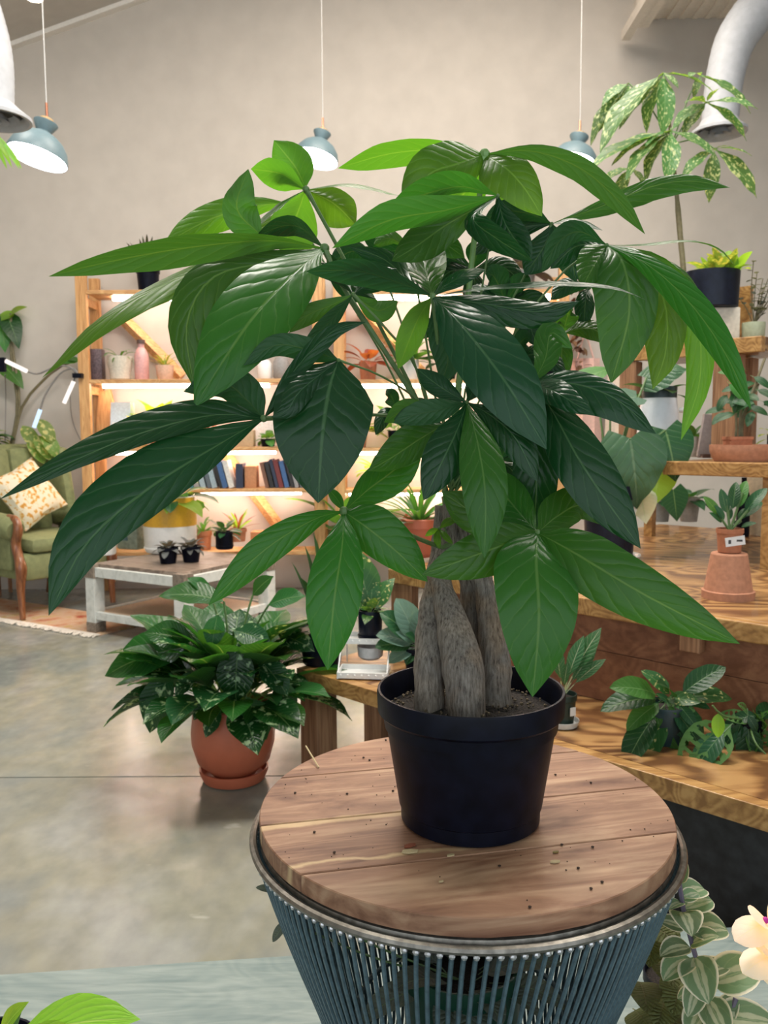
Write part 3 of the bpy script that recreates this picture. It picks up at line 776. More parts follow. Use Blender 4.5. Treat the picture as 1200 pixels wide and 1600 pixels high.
# --- dark middle cluster facing us
hub(730, 629, -0.20, [
    ([(690, 640, -.22), (650, 648, -.23), (614, 661, -.23)], 19, 21, 8, 0, 'd'),
    ([(700, 612, -.19), (675, 595, -.18), (652, 576, -.17)], 17, 17, 8, 0, 'd'),
    ([(715, 670, -.22), (694, 715, -.24), (662, 782, -.25)], 32, 34, 6, 6, 'd'),
    ([(768, 650, -.22), (806, 686, -.24), (839, 752, -.25)], 28, 26, 6, 6, 'd'),
    ([(746, 690, -.24), (758, 770, -.27), (757, 872, -.27)], 38, 36, 6, 8, 'm', {'prof': PROF, 'wave': .04}),
    ([(748, 590, -.18), (745, 560, -.17)], 20, 20, 8, 8, 'd'),
], via=[(710, 700, -.08)])
# --- right middle
hub(832, 600, -0.14, [
    ([(890, 598, -.16), (960, 622, -.18), (1025, 678, -.19)], 24, 44, 12, -6, 'd', {'prof': PROFB}),
    ([(868, 612, -.19), (900, 632, -.21), (929, 648, -.22)], 24, 24, 6, 6, 'd', {'prof': PROFB}),
    ([(862, 640, -.17), (915, 735, -.21), (1001, 857, -.23)], 46, 42, 6, 6, 'd', {'wave': .03}),
    ([(835, 670, -.14), (838, 760, -.14), (834, 835, -.13)], 36, 36, 5, 5, 'd'),
    ([(800, 640, -.12), (780, 700, -.12)], 28, 28, 5, 5, 'd'),
    ([(852, 560, -.12), (862, 520, -.10), (895, 545, -.09)], 22, 24, 5, 5, 'm'),
], via=[(735, 720, -.04), (790, 640, -.10)])
# --- lower right cluster facing us
hub(840, 832, -0.20, [
    ([(838, 880, -.24), (842, 970, -.27), (832, 1089, -.27)], 66, 68, 6, 6, 'm', {'prof': PROFB, 'wave': .02, 'bulge': .06}),
    ([(895, 862, -.24), (1000, 925, -.28), (1156, 1006, -.30)], 46, 50, 6, 10, 'm', {'prof': PROFB, 'wave': .02}),
    ([(790, 850, -.22), (730, 872, -.24), (659, 898, -.25)], 42, 36, 6, 0, 'm', {'prof': PROFB, 'wave': .02}),
    ([(872, 806, -.18), (910, 790, -.17), (954, 822, -.16)], 34, 26, 8, 0, 'm', {'prof': PROFB}),
    ([(815, 805, -.17), (785, 770, -.15), (748, 730, -.13)], 34, 34, 6, 6, 'm'),
    ([(800, 815, -.16), (740, 800, -.13), (690, 768, -.11)], 34, 34, 6, 6, 'm'),
], via=[(740, 815, -.06), (795, 822, -.14)], r=5, start=(718, 815, 0))
# --- shaded leaves further back in the crown
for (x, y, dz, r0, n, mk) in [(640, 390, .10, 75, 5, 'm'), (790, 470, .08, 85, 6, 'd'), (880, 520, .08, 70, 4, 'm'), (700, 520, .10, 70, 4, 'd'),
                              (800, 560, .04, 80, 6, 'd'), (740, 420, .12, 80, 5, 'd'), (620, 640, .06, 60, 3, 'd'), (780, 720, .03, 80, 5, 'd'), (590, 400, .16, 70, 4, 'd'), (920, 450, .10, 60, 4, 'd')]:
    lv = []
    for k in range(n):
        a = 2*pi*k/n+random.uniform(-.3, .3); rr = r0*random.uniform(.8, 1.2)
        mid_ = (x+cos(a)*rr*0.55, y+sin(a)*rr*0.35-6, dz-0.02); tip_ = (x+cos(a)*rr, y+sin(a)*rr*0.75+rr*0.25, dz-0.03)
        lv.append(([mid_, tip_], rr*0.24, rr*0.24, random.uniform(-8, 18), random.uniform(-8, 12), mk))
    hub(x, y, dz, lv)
# young shoot on the trunk
hub(686, 826, -0.03, [
    ([(700, 815, -.04), (716, 812, -.04)], 6, 7, 5, 0, 'y'), ([(676, 830, -.04), (664, 838, -.04)], 5, 5, 5, 0, 'y'),
    ([(683, 840, -.04), (687, 858, -.04)], 6, 6, 2, 2, 'y'), ([(694, 836, -.04), (708, 850, -.04)], 5, 5, 2, 2, 'y'),
], start=(702, 848, -0.01), r=3)

# crumbs and dry bits of leaf lying on the table top
CRUMB = plain('dark_crumb', (0.035, 0.02, 0.012), 0.9, var=0.5)
mb = MB()
for k in range(120):
    a, r_ = random.uniform(0, 2*pi), TR*0.97*math.sqrt(random.random())
    sz_ = random.choice([0.0007, 0.0009, 0.0012, 0.0022]); p = C2+Vector((r_*cos(a), r_*sin(a), TZ+sz_*0.6+0.0003))
    if (Vector((p.x, p.y, 0))-Vector((PC.x, PC.y, 0))).length < pb_r+0.006: continue
    mb.ball(p, sz_, 5, 3, (1, 1, 0.6))
o = solo('soil_specks', mb, CRUMB, 'dark specks of soil scattered over the plank table top', 'soil'); o['kind'] = 'stuff'
for k, (x, y, sz, ang, nm, mt, lb) in enumerate([
        (640, 1322, 0.008, .4, 'leaf_scrap', plain('dry_leaf', (0.20, 0.05, 0.02), .7), 'dry reddish leaf scrap at the foot of the black pot'),
        (640, 1331, 0.010, .1, 'wood_chip', plain('pale_chip', (0.45, 0.36, 0.2), .7), 'pale flat chip lying before the black pot'),
        (868, 1332, 0.004, .2, 'seed', plain('olive_seed', (0.16, 0.12, 0.03), .6), 'small olive seed on the table right of the pot'),
        (867, 1347, 0.006, .1, 'wood_chip', plain('pale_chip', (0.45, 0.36, 0.2), .7), 'pale grey chip near the seed on the table'),
        (704, 1337, 0.005, .3, 'wood_chip', plain('pale_chip', (0.45, 0.36, 0.2), .7), 'tan chip on the table just left of the pot foot'),
        (689, 1378, 0.003, .3, 'wood_chip', plain('pale_chip', (0.45, 0.36, 0.2), .7), 'tiny cream chip in the middle front of the table')]):
    p = G(x, y, TZ+0.001); q = MB()
    q.prism([p+rotz(ang)@Vector(v)*sz for v in ((-1, -.25, 0), (-.2, -.5, 0), (.9, -.3, 0), (1.1, .2, 0), (.2, .45, 0), (-.8, .3, 0))], (0, 0, 0.0016))
    solo(nm, q, mt, lb, 'debris', smooth=False)
p0, p1 = G(478, 1177, TZ+0.002), G(498, 1199, TZ+0.002)
solo('splinter', MB().tube([p0+Vector((0, 0, .012)), p0.lerp(p1, .5)+Vector((0, 0, .006)), p1], 0.0013, 5), plain('pale_chip', (0.45, 0.36, 0.2), .7), 'pale wood splinter sticking up at the back of the table top', 'debris')

# ================================================================== leaf shapes shared by the other plants
SH = {
 'lance': [(0, .03), (.08, .3), (.2, .68), (.35, .95), (.5, 1.0), (.65, .88), (.8, .58), (.9, .28), (1, .004)],
 'oval': [(0, .05), (.06, .4), (.18, .8), (.35, 1.0), (.55, .98), (.72, .8), (.87, .5), (.95, .25), (1, .005)],
 'heart': [(0, .55), (.03, .8), (.1, .96), (.22, 1.0), (.4, .9), (.58, .7), (.75, .45), (.9, .18), (1, .004)],
 'round': [(0, .05), (.05, .45), (.15, .78), (.35, 1.0), (.6, 1.0), (.8, .78), (.93, .45), (1, .02)],
 'strap': [(0, .6), (.1, .75), (.3, .95), (.6, 1.0), (.8, .78), (.92, .42), (1, .01)],
 'sword': [(0, .5), (.2, .8), (.5, 1.0), (.75, .85), (.9, .5), (1, .01)],
}
PC_ = {}
def proto(shape, mat, width=0.4, pet=0.0, bend=0.5, cup=0.2, n=11, half=3, wave=0.0):
    """leaf of blade length 1 along +x, stalk of length pet first; bend: how far it arches down (radians)"""
    key = (shape, mat.name, width, pet, bend, cup, n, wave)
    if key in PC_: return PC_[key]
    tot = 1.0+pet; npet = 6 if pet > 0 else 0
    ts = [pet*i/npet for i in range(npet)] + [pet+i/(n-1) for i in range(n)]
    pos = Vector((0, 0, 0)); last = 0.0; path = []
    for s in ts:
        ds = s-last; last = s
        a = -bend*((s/tot)**1.4)
        pos = pos + Vector((cos(a), 0, sin(a)))*ds; path.append((pos.copy(), a))
    rows = []; uvs = []
    for i, s in enumerate(ts):
        p, a = path[i]; t = max(0.0, s-pet)
        w = interp(SH[shape], t)*width*0.5 if s >= pet else 0.011*(1+pet*0.3)
        up = Vector((-sin(a), 0, cos(a))); row = []
        for j in range(-half, half+1):
            k = j/half
            back = 0.10*width*(1-t/0.12) if (shape == 'heart' and s >= pet and t < 0.12) else 0
            wv = wave*width*k*k*sin(t*17+k*2)
            row.append(p + Vector((0, w*k, 0)) + up*(cup*w*abs(k)**1.3 + wv) - Vector((cos(a), 0, sin(a)))*back*abs(k)*2)
            uvs.append((t if s >= pet else 0.0, 0.5+0.5*k if s >= pet else 0.5))
        rows.append(row)
    mb = MB().grid(rows)
    f = mb.f[len(mb.f)//2]; a_, b_, c_ = (mb.v[i] for i in f[:3])
    if (b_-a_).cross(c_-a_).z < 0: mb.f = [tuple(reversed(f)) for f in mb.f]
    me = mb.mesh('leaf', mat, uvs=uvs, fixn=False, angle=180)
    PC_[key] = me; return me
def put_leaf(root, me, loc, az, el, ln, roll=0.0, name='leaf'):
    o = link(name, me, root); o.location = Vector(loc)-wpos(root)
    o.rotation_euler = (Matrix.Rotation(az, 3, 'Z')@Matrix.Rotation(-el, 3, 'Y')@Matrix.Rotation(roll, 3, 'X')).to_euler()
    o.scale = (ln, ln, ln); return o
def aim_leaf(root, me, base, tip, roll=0.0, name='leaf', k=1.0, ext=1.0, face=0.5):
    """leaf from base to tip (its chord), its upper side turned partly (face) towards the shop front and its windows"""
    base, tip = Vector(base), Vector(tip); d = tip-base; L_ = d.length; x = d.normalized()
    n = Vector((0, 0, 1))*(1-face)+(CAM-base).normalized()*face
    y = n.cross(x); y = y.normalized() if y.length > 1e-5 else x.orthogonal().normalized()
    M_ = Matrix((x, y, x.cross(y))).transposed()@Matrix.Rotation(-k*0.25, 3, 'Y')@Matrix.Rotation(roll, 3, 'X')
    o = link(name, me, root); o.location = base-wpos(root); o.rotation_euler = M_.to_euler(); s_ = L_/ext*1.06; o.scale = (s_, s_, s_)
    return o
def pot_shape(kind, r, rb, h):
    t = max(0.003, r*0.05)
    if kind == 'nursery': pr_ = [(rb*.94, 0), (rb, h*.02), (r*.93, h*.80), (r, h*.82), (r, h), (r-t, h), (r-t*1.3, h*.84)]
    elif kind == 'terra': pr_ = [(rb*.95, 0), (rb, h*.01), (r*.90, h*.74), (r, h*.75), (r*1.01, h*.98), (r-t, h), (r-t*1.3, h*.84)]
    elif kind == 'egg': pr_ = [(rb*.8, 0), (rb, h*.04), (r*.86, h*.22), (r*.98, h*.45), (r, h*.62), (r*.95, h*.85), (r*.90, h*.99), (r*.86, h), (r*.84, h*.97), (r*.84, h*.88)]
    elif kind == 'cyl': pr_ = [(rb*.96, 0), (rb, h*.03), (r, h*.97), (r*.99, h), (r-t, h), (r-t*1.2, h*.85)]
    elif kind == 'bowl': pr_ = [(rb*.9, 0), (rb, h*.05), (r*.85, h*.4), (r, h*.75), (r, h), (r-t, h), (r-t*1.2, h*.85)]
    return pr_
def potted(name, label, loc, kind, r, rb, h, pmat, cat='potted plant', saucer=None, group=None, square=False, band=None, soil=True, seg=28):
    loc = Vector(loc)+Vector((0, 0, .0012)); root = thing(name, label, cat, loc, group); z0 = 0.0
    if saucer:
        sr, sh, smat = saucer
        part('saucer', MB().lathe(loc, [(sr*.82, 0), (sr*.9, sh*.1), (sr, sh*.75), (sr, sh), (sr*.95, sh), (sr*.86, sh*.35)], seg), smat, root)
        z0 = sh*.35
    pr_ = [(a, b+z0) for a, b in pot_shape(kind, r, rb, h)]
    q = MB().lathe(loc, pr_, seg if not square else 4, ax=rotz(pi/4) if square else None, cap1=False)
    po = part('pot', q, pmat, root)
    if band:
        b0, b1, bm_ = band
        ra = lambda t: (rb+(r-rb)*t)*1.008
        part('band', MB().lathe(loc, [(ra(b0), z0+h*b0), (ra(b1), z0+h*b1)], seg, cap0=False, cap1=False), bm_, po, fixn=True)
    if soil:
        part('soil', MB().lathe(loc, [(r*.93, z0+h*.84), (r*.5, z0+h*.88), (r*.02, z0+h*.89)], seg if not square else 4, ax=rotz(pi/4) if square else None, cap1=False), SOIL, root)
    root['_top'] = z0+h*.88
    return root
def top_of(root):
    t = root['_top']; del root['_top']; return wpos(root)+Vector((0, 0, t))
def rosette(root, me, n, ln, el=(0.2, 1.3), spread=0.02, az0=0.0, jit=0.25, c=None, name='leaf', azr=None, roll=0.25):
    c = c if c is not None else top_of(root)
    for k in range(n):
        t = (k+0.5)/n
        az = az0+2.399963*k+random.uniform(-jit, jit)
        if azr: az = azr[0]+(azr[1]-azr[0])*((k*0.618) % 1.0)
        e = el[0]+(el[1]-el[0])*t+random.uniform(-.12, .12)
        r_ = spread*(1-t*.6)
        put_leaf(root, me[k % len(me)] if isinstance(me, list) else me, c+Vector((cos(az)*r_, sin(az)*r_, 0)), az, e, ln*random.uniform(.8, 1.15), random.uniform(-roll, roll), name)
def stems(root, pts_list, rad, mat, name='stem'):
    for pts in pts_list: part(name, MB().tube(crom(pts, 10), rad, 6), mat, root)

G_MID = leafmat('plain_green_leaf', (0.045, 0.15, 0.03), (0.08, 0.19, 0.05), nv=9, rough=.36, bmp=.2, trans=.3)
G_DARK = leafmat('dark_green_leaf', (0.016, 0.07, 0.026), (0.04, 0.11, 0.04), nv=9, rough=.32, bmp=.2, trans=.2)
G_LITE = leafmat('light_green_leaf', (0.16, 0.33, 0.045), (0.18, 0.34, 0.07), nv=8, rough=.42, bmp=.15, trans=.4)
G_SPATH = leafmat('variegated_lily_leaf', (0.010, 0.062, 0.016), (0.03, 0.10, 0.03), nv=14, slant=3.0, rough=.27, bmp=.25, trans=.25, varieg=(0.28, 0.42, 0.24), vscale=4.0, vthr=.58, hv=.14)
G_SPATHP = leafmat('lily_leaf', (0.016, 0.092, 0.016), (0.045, 0.135, 0.035), nv=14, slant=3.0, rough=.25, bmp=.25, trans=.3, hv=.14)
G_VARM = leafmat('speckled_money_leaf', (0.06, 0.15, 0.045), (0.09, 0.18, 0.06), nv=9, rough=.38, varieg=(0.36, 0.44, 0.24), vscale=7, vthr=.55, trans=.3, bmp=.3)
G_POTHOS = leafmat('marbled_pothos_leaf', (0.03, 0.11, 0.03), (0.07, 0.15, 0.05), nv=5, rough=.33, varieg=(0.45, 0.45, 0.20), vscale=5, vthr=.60, trans=.25, bmp=.15)
G_YEL = leafmat('yellow_marbled_leaf', (0.13, 0.22, 0.04), (0.16, 0.24, 0.06), nv=5, rough=.4, varieg=(0.42, 0.42, 0.16), vscale=3, vthr=.52, trans=.3, bmp=.15)
G_SILV = leafmat('silvery_leaf', (0.10, 0.19, 0.15), (0.10, 0.16, 0.10), vein=(0.3, .4, .3), nv=7, rough=.4, trans=.2, bmp=.3)
G_FUZZ = leafmat('grey_violet_leaf', (0.115, 0.125, 0.12), (0.14, 0.10, 0.12), vein=(.3, .3, .3), nv=7, rough=.7, trans=.1)
G_RED = leafmat('reddish_leaf', (0.22, 0.06, 0.035), (0.25, 0.09, 0.05), nv=7, rough=.5, trans=.25)
G_STR = leafmat('striped_aglaonema_leaf', (0.03, 0.11, 0.035), (0.07, 0.15, 0.06), vein=(.5, .58, .4), veinamt=.9, nv=9, rough=.36, trans=.2)
G_TRAD = leafmat('cream_striped_leaf', (0.13, 0.21, 0.12), (0.18, 0.16, 0.16), vein=(.4, .45, .3), nv=2, rough=.5, trans=.25, stripes=((0.36, 0.40, 0.30), 8.0), edge=(.62, .60, .54), bmp=.12)
G_GREY = leafmat('grey_green_leaf', (0.12, 0.15, 0.13), (0.14, 0.15, 0.13), rough=.6, trans=.15)

# ================================================================== stepped plant display on the right (runs at 45 degrees)
z1, z2, z3, z4 = 0.36, 0.67, 1.045, 1.532
d1 = 1.785
aL = (lambda p: (p.x-p.y)/S2)(G(449, 1047, z1))
def obox(a0, a1, d0, d1_, zl_, zh_, bev=0.0):
    return MB().box(B45((a0+a1)/2, (d0+d1_)/2, (zl_+zh_)/2), a1-a0, d1_-d0, zh_-zl_, rotz(-pi/4), bev)
def aof(x, y, d): p = D45(x, y, d); return (p.x-p.y)/S2
bench = thing('plant_bench', 'stepped plywood plant display with long plank bench along its front', 'display stand', B45(-1.2, 2.1, 0))
aE = 0.25
a2 = aof(606, 894, 2.14)                    # left end of the second step
a2r = aof(712, 1000, 2.19)
part('bench_top', obox(aL, aE, d1+0.0405, 2.20, z1-0.045, z1), PLY, bench, smooth=False)
part('front_rail', obox(aL, aE, d1, d1+0.040, z1-0.052, z1, .002), TIERW, bench, smooth=False)
for (a_, dd) in ((aL+0.055, d1+0.045), (aL+0.055, 2.13)):
    part('leg', obox(a_-0.045, a_+0.045, dd-0.04, dd+0.05, 0, z1-0.053, .004), POSTW, bench, smooth=False)
ab = aof(780, 1250, d1+0.05)
part('kick_board', obox(ab, aE, d1+0.06, d1+0.08, 0.0, z1-0.053), BLACKB, bench, smooth=False)
# riser of two plywood sheets with an open joint
aj = aof(960, 1060, 2.185)
part('riser_panel', obox(a2r, aE, 2.185, 2.205, z1+0.002, z1+0.150), PLYR, bench, smooth=False)
part('riser_panel', obox(a2r, aE, 2.187, 2.207, z1+0.1515, z2-0.046), PLYR, bench, smooth=False)
ak = aof(1078, 1010, 2.15)
part('spacer_block', obox(ak-0.028, ak+0.028, 2.145, 2.184, z2-0.105, z2-0.052, .003), TERRAP if False else POSTW, bench, smooth=False)
part('step_top', obox(a2, aE, 2.180, 4.2, z2-0.044, z2, .003), PLY, bench, smooth=False)
part('step_rail', obox(a2, aE, 2.140, 2.178, z2-0.050, z2+0.001, .004), TIERW, bench, smooth=False)
part('leg', obox(a2+.005, a2+.105, 2.15, 2.19, z1+.0005, z2-.051, .003), POSTW, bench, smooth=False)
for dd in (3.0, 4.1): part('leg', obox(a2+.02, a2+.10, dd, dd+.08, 0, z2-.046, .003), POSTW, bench, smooth=False)
# open shelf standing on the step
a3 = aof(1035, 725, 3.0)
shelf = thing('tier_shelf', 'open timber shelf tier standing at the back of the plywood step', 'shelf', B45(-0.8, 3.3, z2))
part('shelf_board', obox(a3, 0.3, 3.042, 3.75, z3-0.04, z3, .003), PLY, shelf, smooth=False)
part('shelf_rail', obox(a3, 0.3, 3.0, 3.040, z3-0.05, z3+0.001, .004), TIERW, shelf, smooth=False)
for (a_, dd) in ((aof(1016, 790, 3.68), 3.68), (aof(1194, 850, 3.02), 3.06), (0.2, 3.70)):
    part('post', obox(a_-0.02, a_+0.02, dd-0.02, dd+0.02, z2+.001, z3-0.051), TIERW, shelf, smooth=False)
a4 = aof(985, 540, 3.45); a4e = aof(1190, 540, 3.45)
part('top_board', obox(a4, a4e, 3.492, 3.86, z4-0.055, z4, .003), PLY, shelf, smooth=False)
part('top_rail', obox(a4, a4e, 3.45, 3.490, z4-0.062, z4+0.001, .004), TIERW, shelf, smooth=False)
for (x, dd, w_) in ((985, 3.49, .04), (1138, 3.49, .055), (985, 3.72, .04), (1165, 3.72, .04)):
    a_ = aof(x, 620, dd)
    part('post', obox(a_-w_, a_+w_, dd-.03, dd+.03, z3+0.001, z4-0.063, .003), POSTW, shelf, smooth=False)
a_ = aof(1157, 450, 3.83); part('back_post', obox(a_-.03, a_+.03, 3.862, 3.90, z3+.001, z4+0.27), TIERW, shelf, smooth=False)

# ---- things on the front bench
p = G(487, 1044, z1); k = m_per_px(p)
snake = potted('snake_plant', 'dark snake plant in a glossy black pot on the left end of the bench', p+Vector((0.03, .07, 0)), 'cyl', 35*k, 31*k, 66*k, NAVYP)
c = top_of(snake)
for i, (x, y) in enumerate([(462, 882), (483, 858), (497, 840), (474, 905), (510, 880), (520, 865)]):
    aim_leaf(snake, proto('sword', G_DARK, .26, 0, .1, .3), c+Vector((random.uniform(-.02, .02), random.uniform(-.02, .02), -.02)), P(x, y, depth(c)+random.uniform(-.03, .03)), random.uniform(-.4, .4)+pi/2, k=0.1)
# white two-step wire stand
WIREW = plain('white_wire', (0.78, 0.78, 0.76), .4, var=.03)
o0 = G(527, 1062, z1); o1 = G(604, 1064, z1); kk = m_per_px(o0)
st = thing('wire_stand', 'small white metal two step plant stand on the bench', 'plant stand', (o0+o1)/2)
ax_ = (o1-o0).normalized(); w_ = (o1-o0).length; bk = Vector((-ax_.y, ax_.x, 0)); Z_ = Vector((0, 0, 1))
def tray(c0, h_, dp, nm):
    q = MB(); M_ = Matrix((ax_, bk, Z_)).transposed()
    q.box(c0+ax_*(w_/2)+bk*(dp/2)+Z_*h_, w_, dp, .003, M_); 
    for (cx, cy, sx, sy) in ((.5, 0, w_, .003), (.5, 1, w_, .003)): q.box(c0+ax_*(w_*cx)+bk*(dp*cy)+Z_*(h_+.009), sx, sy, .018, M_)
    for cx in (0, 1): q.box(c0+ax_*(w_*cx)+bk*(dp/2)+Z_*(h_+.009), .003, dp, .018, M_)
    t_ = part(nm, q, WIREW, st, smooth=False)
    for i in range(7): part('rivet', MB().ball(c0+ax_*(w_*(i+.5)/7)+bk*(-.002)+Z_*(h_+.010), .0035, 6, 4), WHITEC, t_)
tray(o0, 0.006, 0.105, 'lower_tray'); tray(o0+bk*0.112, 0.092, 0.10, 'upper_tray')
for s in (0, 1):
    b_ = o0+ax_*(w_*s)
    for y0, hh in ((0.0, .0), (.107, .0), (.21, .0)):
        pass
    part('frame', MB().tube([b_+Z_*.003, b_+bk*.055+Z_*.06, b_+bk*.112+Z_*.112], .0025, 6), WIREW, st)
    part('frame', MB().tube([b_+bk*.212+Z_*.003, b_+bk*.212+Z_*.112], .0025, 6), WIREW, st)
part('dish', MB().lathe(o0+ax_*(w_*.55)+bk*.16+Z_*.03, [(.03, 0), (.042, .01), (.046, .045), (.043, .045), (.03, .01)], 20), plain('pale_grey_ceramic', (.45, .45, .46), .4), st)
# pothos in black pot on the stand
c = o0+ax_*(w_*.55)+bk*.162+Z_*.0945; k = m_per_px(c)
pth = potted('pothos', 'green and yellow pothos in a black pot on the white stand', c, 'cyl', 19*k, 18*k, 44*k, NAVYP, saucer=(20*k, 8*k, NAVYP))
c = top_of(pth); rosette(pth, [proto('heart', G_POTHOS, .72, .5, .8, .1), proto('heart', G_MID, .72, .5, .7, .1)], 11, 24*k, (-.1, 1.2), .012, c=c)
for x, y in ((560, 862), (570, 893), (606, 905), (556, 930), (582, 905), (548, 872)):
    aim_leaf(pth, proto('heart', G_POTHOS, .72, .5, .8, .1), c, P(x, y, depth(c)-.02), k=.2, ext=1.4)
# terracotta pot on the left end of the plywood step
p = G(656, 872, z2)+Vector((.0, .03, 0)); k = m_per_px(p)
strp = potted('strappy_plant', 'spiky strap leaved plant in a terracotta pot on the left end of the plywood step', p, 'terra', 29*k, 21*k, 58*k, TERRAO, saucer=(23*k, 7*k, TERRAO))
c = top_of(strp); rosette(strp, proto('strap', G_MID, .10, 0, .7, .3), 26, 78*k, (.5, 1.5), .012, c=c)
put_leaf(strp, proto('heart', G_SILV, .8, .2, .9, .1), c+Vector((-.03, -.04, .0)), R(215), .3, 34*k)
put_leaf(strp, proto('heart', G_DARK, .8, .2, .9, .1), c+Vector((-.03, -.02, .0)), R(180), .5, 34*k)
# glossy quilted plant beside the pot
p = G(640, 1052, z1)+Vector((.03, .03, 0)); k = m_per_px(p)
pep = potted('quilted_peperomia', 'silvery quilted leaved plant in a low pot between stand and money tree', p, 'nursery', 24*k, 19*k, 38*k, BLACKP)
c = top_of(pep)
for x, y in ((632, 945), (612, 958), (603, 985), (612, 1025), (636, 1030), (655, 965), (660, 1010), (645, 990), (598, 1000), (625, 975), (668, 985)):
    aim_leaf(pep, proto('oval', G_SILV if y % 2 else G_DARK, .62, .25, .8, .25), c+Vector((0, -.01, .01)), P(x, y, depth(c)-.06), k=.3, ext=1.15)
# striped aglaonema
p = G(881, 1138, z1)+Vector((0, .02, 0)); k = m_per_px(p)
agl = potted('aglaonema', 'striped aglaonema in a small dark green nursery pot with clear saucer', p, 'nursery', 22*k, 17*k, 48*k, plain('dark_green_plastic', (.012, .03, .022), .4), saucer=(26*k, 10*k, plain('clear_tray', (.55, .56, .54), .25)))
c = top_of(agl)
for x, y in ((928, 985), (936, 1028), (905, 1000), (870, 1010), (885, 1040), (922, 1018)):
    aim_leaf(agl, proto('lance', G_STR, .34, .5, .6, .2), c, P(x, y, depth(c)-.02), k=.25, ext=1.45)
tg_ = P(898, 1112, depth(p)-.05)
part('price_tag', MB().box(wpos(agl)+Vector((12*k, -19*k, 28*k)), 10*k, .002, 13*k, rotz(R(25))), WHITEC, agl, smooth=False)
# trailing plant and swiss cheese vine on the right of the bench
p = G(1045, 1165, z1)+Vector((0, .03, 0)); k = m_per_px(p)
phi = potted('trailing_philodendron', 'bushy trailing philodendron in a dark teal pot on the right of the bench', p, 'cyl', 34*k, 28*k, 60*k, plain('dark_teal_ceramic', (.012, .035, .042), .35))
c = top_of(phi)
for i, (x, y) in enumerate([(962, 1085), (985, 1065), (1022, 1052), (1045, 1060), (1118, 1042), (1130, 1075), (1100, 1095), (1055, 1110), (1080, 1125), (1010, 1110), (990, 1120), (1000, 1180), (980, 1170), (1032, 1222), (1030, 1150), (1060, 1140), (1092, 1150), (1075, 1090), (1035, 1085), (1008, 1140), (1105, 1130), (1045, 1130), (1020, 1170), (1065, 1165), (1048, 1185), (995, 1145), (1085, 1105)]):
    aim_leaf(phi, proto('oval', [G_DARK, G_MID, G_POTHOS][i % 3 if i % 4 else 0], .46, .35, .8, .2, wave=.02), c+Vector((random.uniform(-.02, .02), random.uniform(-.03, .01), random.uniform(0, .03))), P(x, y, depth(c)-random.uniform(.0, .10)), random.uniform(-.3, .3), k=.35, ext=1.2)
def holed(mat):
    """swiss cheese leaf: blade built from cells with the holes left open"""
    rows = []; uvs = []; n, hf = 45, 14
    for i in range(n):
        t = i/(n-1); w = interp(SH['oval'], t)*.32
        for j in range(-hf, hf+1): uvs.append((t, .5+.5*j/hf))
        rows.append([Vector((t+.10*abs(j/hf)*(1-t), w*j/hf, .10*abs(j/hf)*w*2-.30*t*t)) for j in range(-hf, hf+1)])
    mb = MB().grid(rows); kc = 2*hf; fs = []
    for q, f in enumerate(mb.f):
        t, v = (q//kc+.5)/(n-1), abs((q % kc+.5)/hf-1)
        if any(((t-a)/.045)**2+((v-b)/c)**2 < 1 for a, b, c in ((.2, .5, .25), (.34, .52, .34), (.49, .5, .36), (.64, .48, .32), (.77, .45, .24))): continue
        fs.append(f)
    mb.f = fs
    a_, b_, c_ = (mb.v[i] for i in fs[0][:3])
    if (b_-a_).cross(c_-a_).z < 0: mb.f = [tuple(reversed(f)) for f in mb.f]
    return mb.mesh('leaf', mat, uvs=uvs, fixn=False, angle=180)
HOLED = holed(G_MID)
p = G(1165, 1178, z1)+Vector((.03, .06, 0)); k = m_per_px(p)
mon = potted('swiss_cheese_vine', 'swiss cheese vine with holed leaves at the right edge of the bench', p, 'nursery', 24*k, 19*k, 44*k, BLACKP)
c = top_of(mon)
for i, (x, y) in enumerate([(1068, 1195), (1095, 1178), (1130, 1110), (1155, 1120), (1140, 1190), (1172, 1185), (1160, 1100), (1185, 1108), (1195, 1130), (1150, 1150), (1190, 1160), (1210, 1100), (1205, 1190), (1180, 1135), (1165, 1165), (1140, 1128), (1205, 1150), (1125, 1165), (1185, 1190)]):
    d_ = .10 if i < 2 else random.uniform(-.01, .06)
    b_ = c+Vector((random.uniform(-.03, .03), random.uniform(-.05, 0), random.uniform(.0, .04)))
    if i < 2: b_ = P(1145, 1130, depth(c)-.07)
    aim_leaf(mon, HOLED if i % 2 == 0 else proto('oval', G_DARK, .5, .3, .8, .2), b_, P(x, y, depth(c)-d_), random.uniform(-.3, .3), k=.2)
b_ = P(1122, 1152, depth(c)-.1); aim_leaf(mon, proto('oval', G_LITE, .5, 0, .3, .2), P(1122, 1115, depth(c)-.1), b_, k=.1)
stems(mon, [[c, P(1130, 1118, depth(c)-.09), P(1113, 1102, depth(c)-.1)], [c, P(1180, 1160, depth(c)-.08), P(1196, 1178, depth(c)-.09)]], 1.5*k, STEMG)

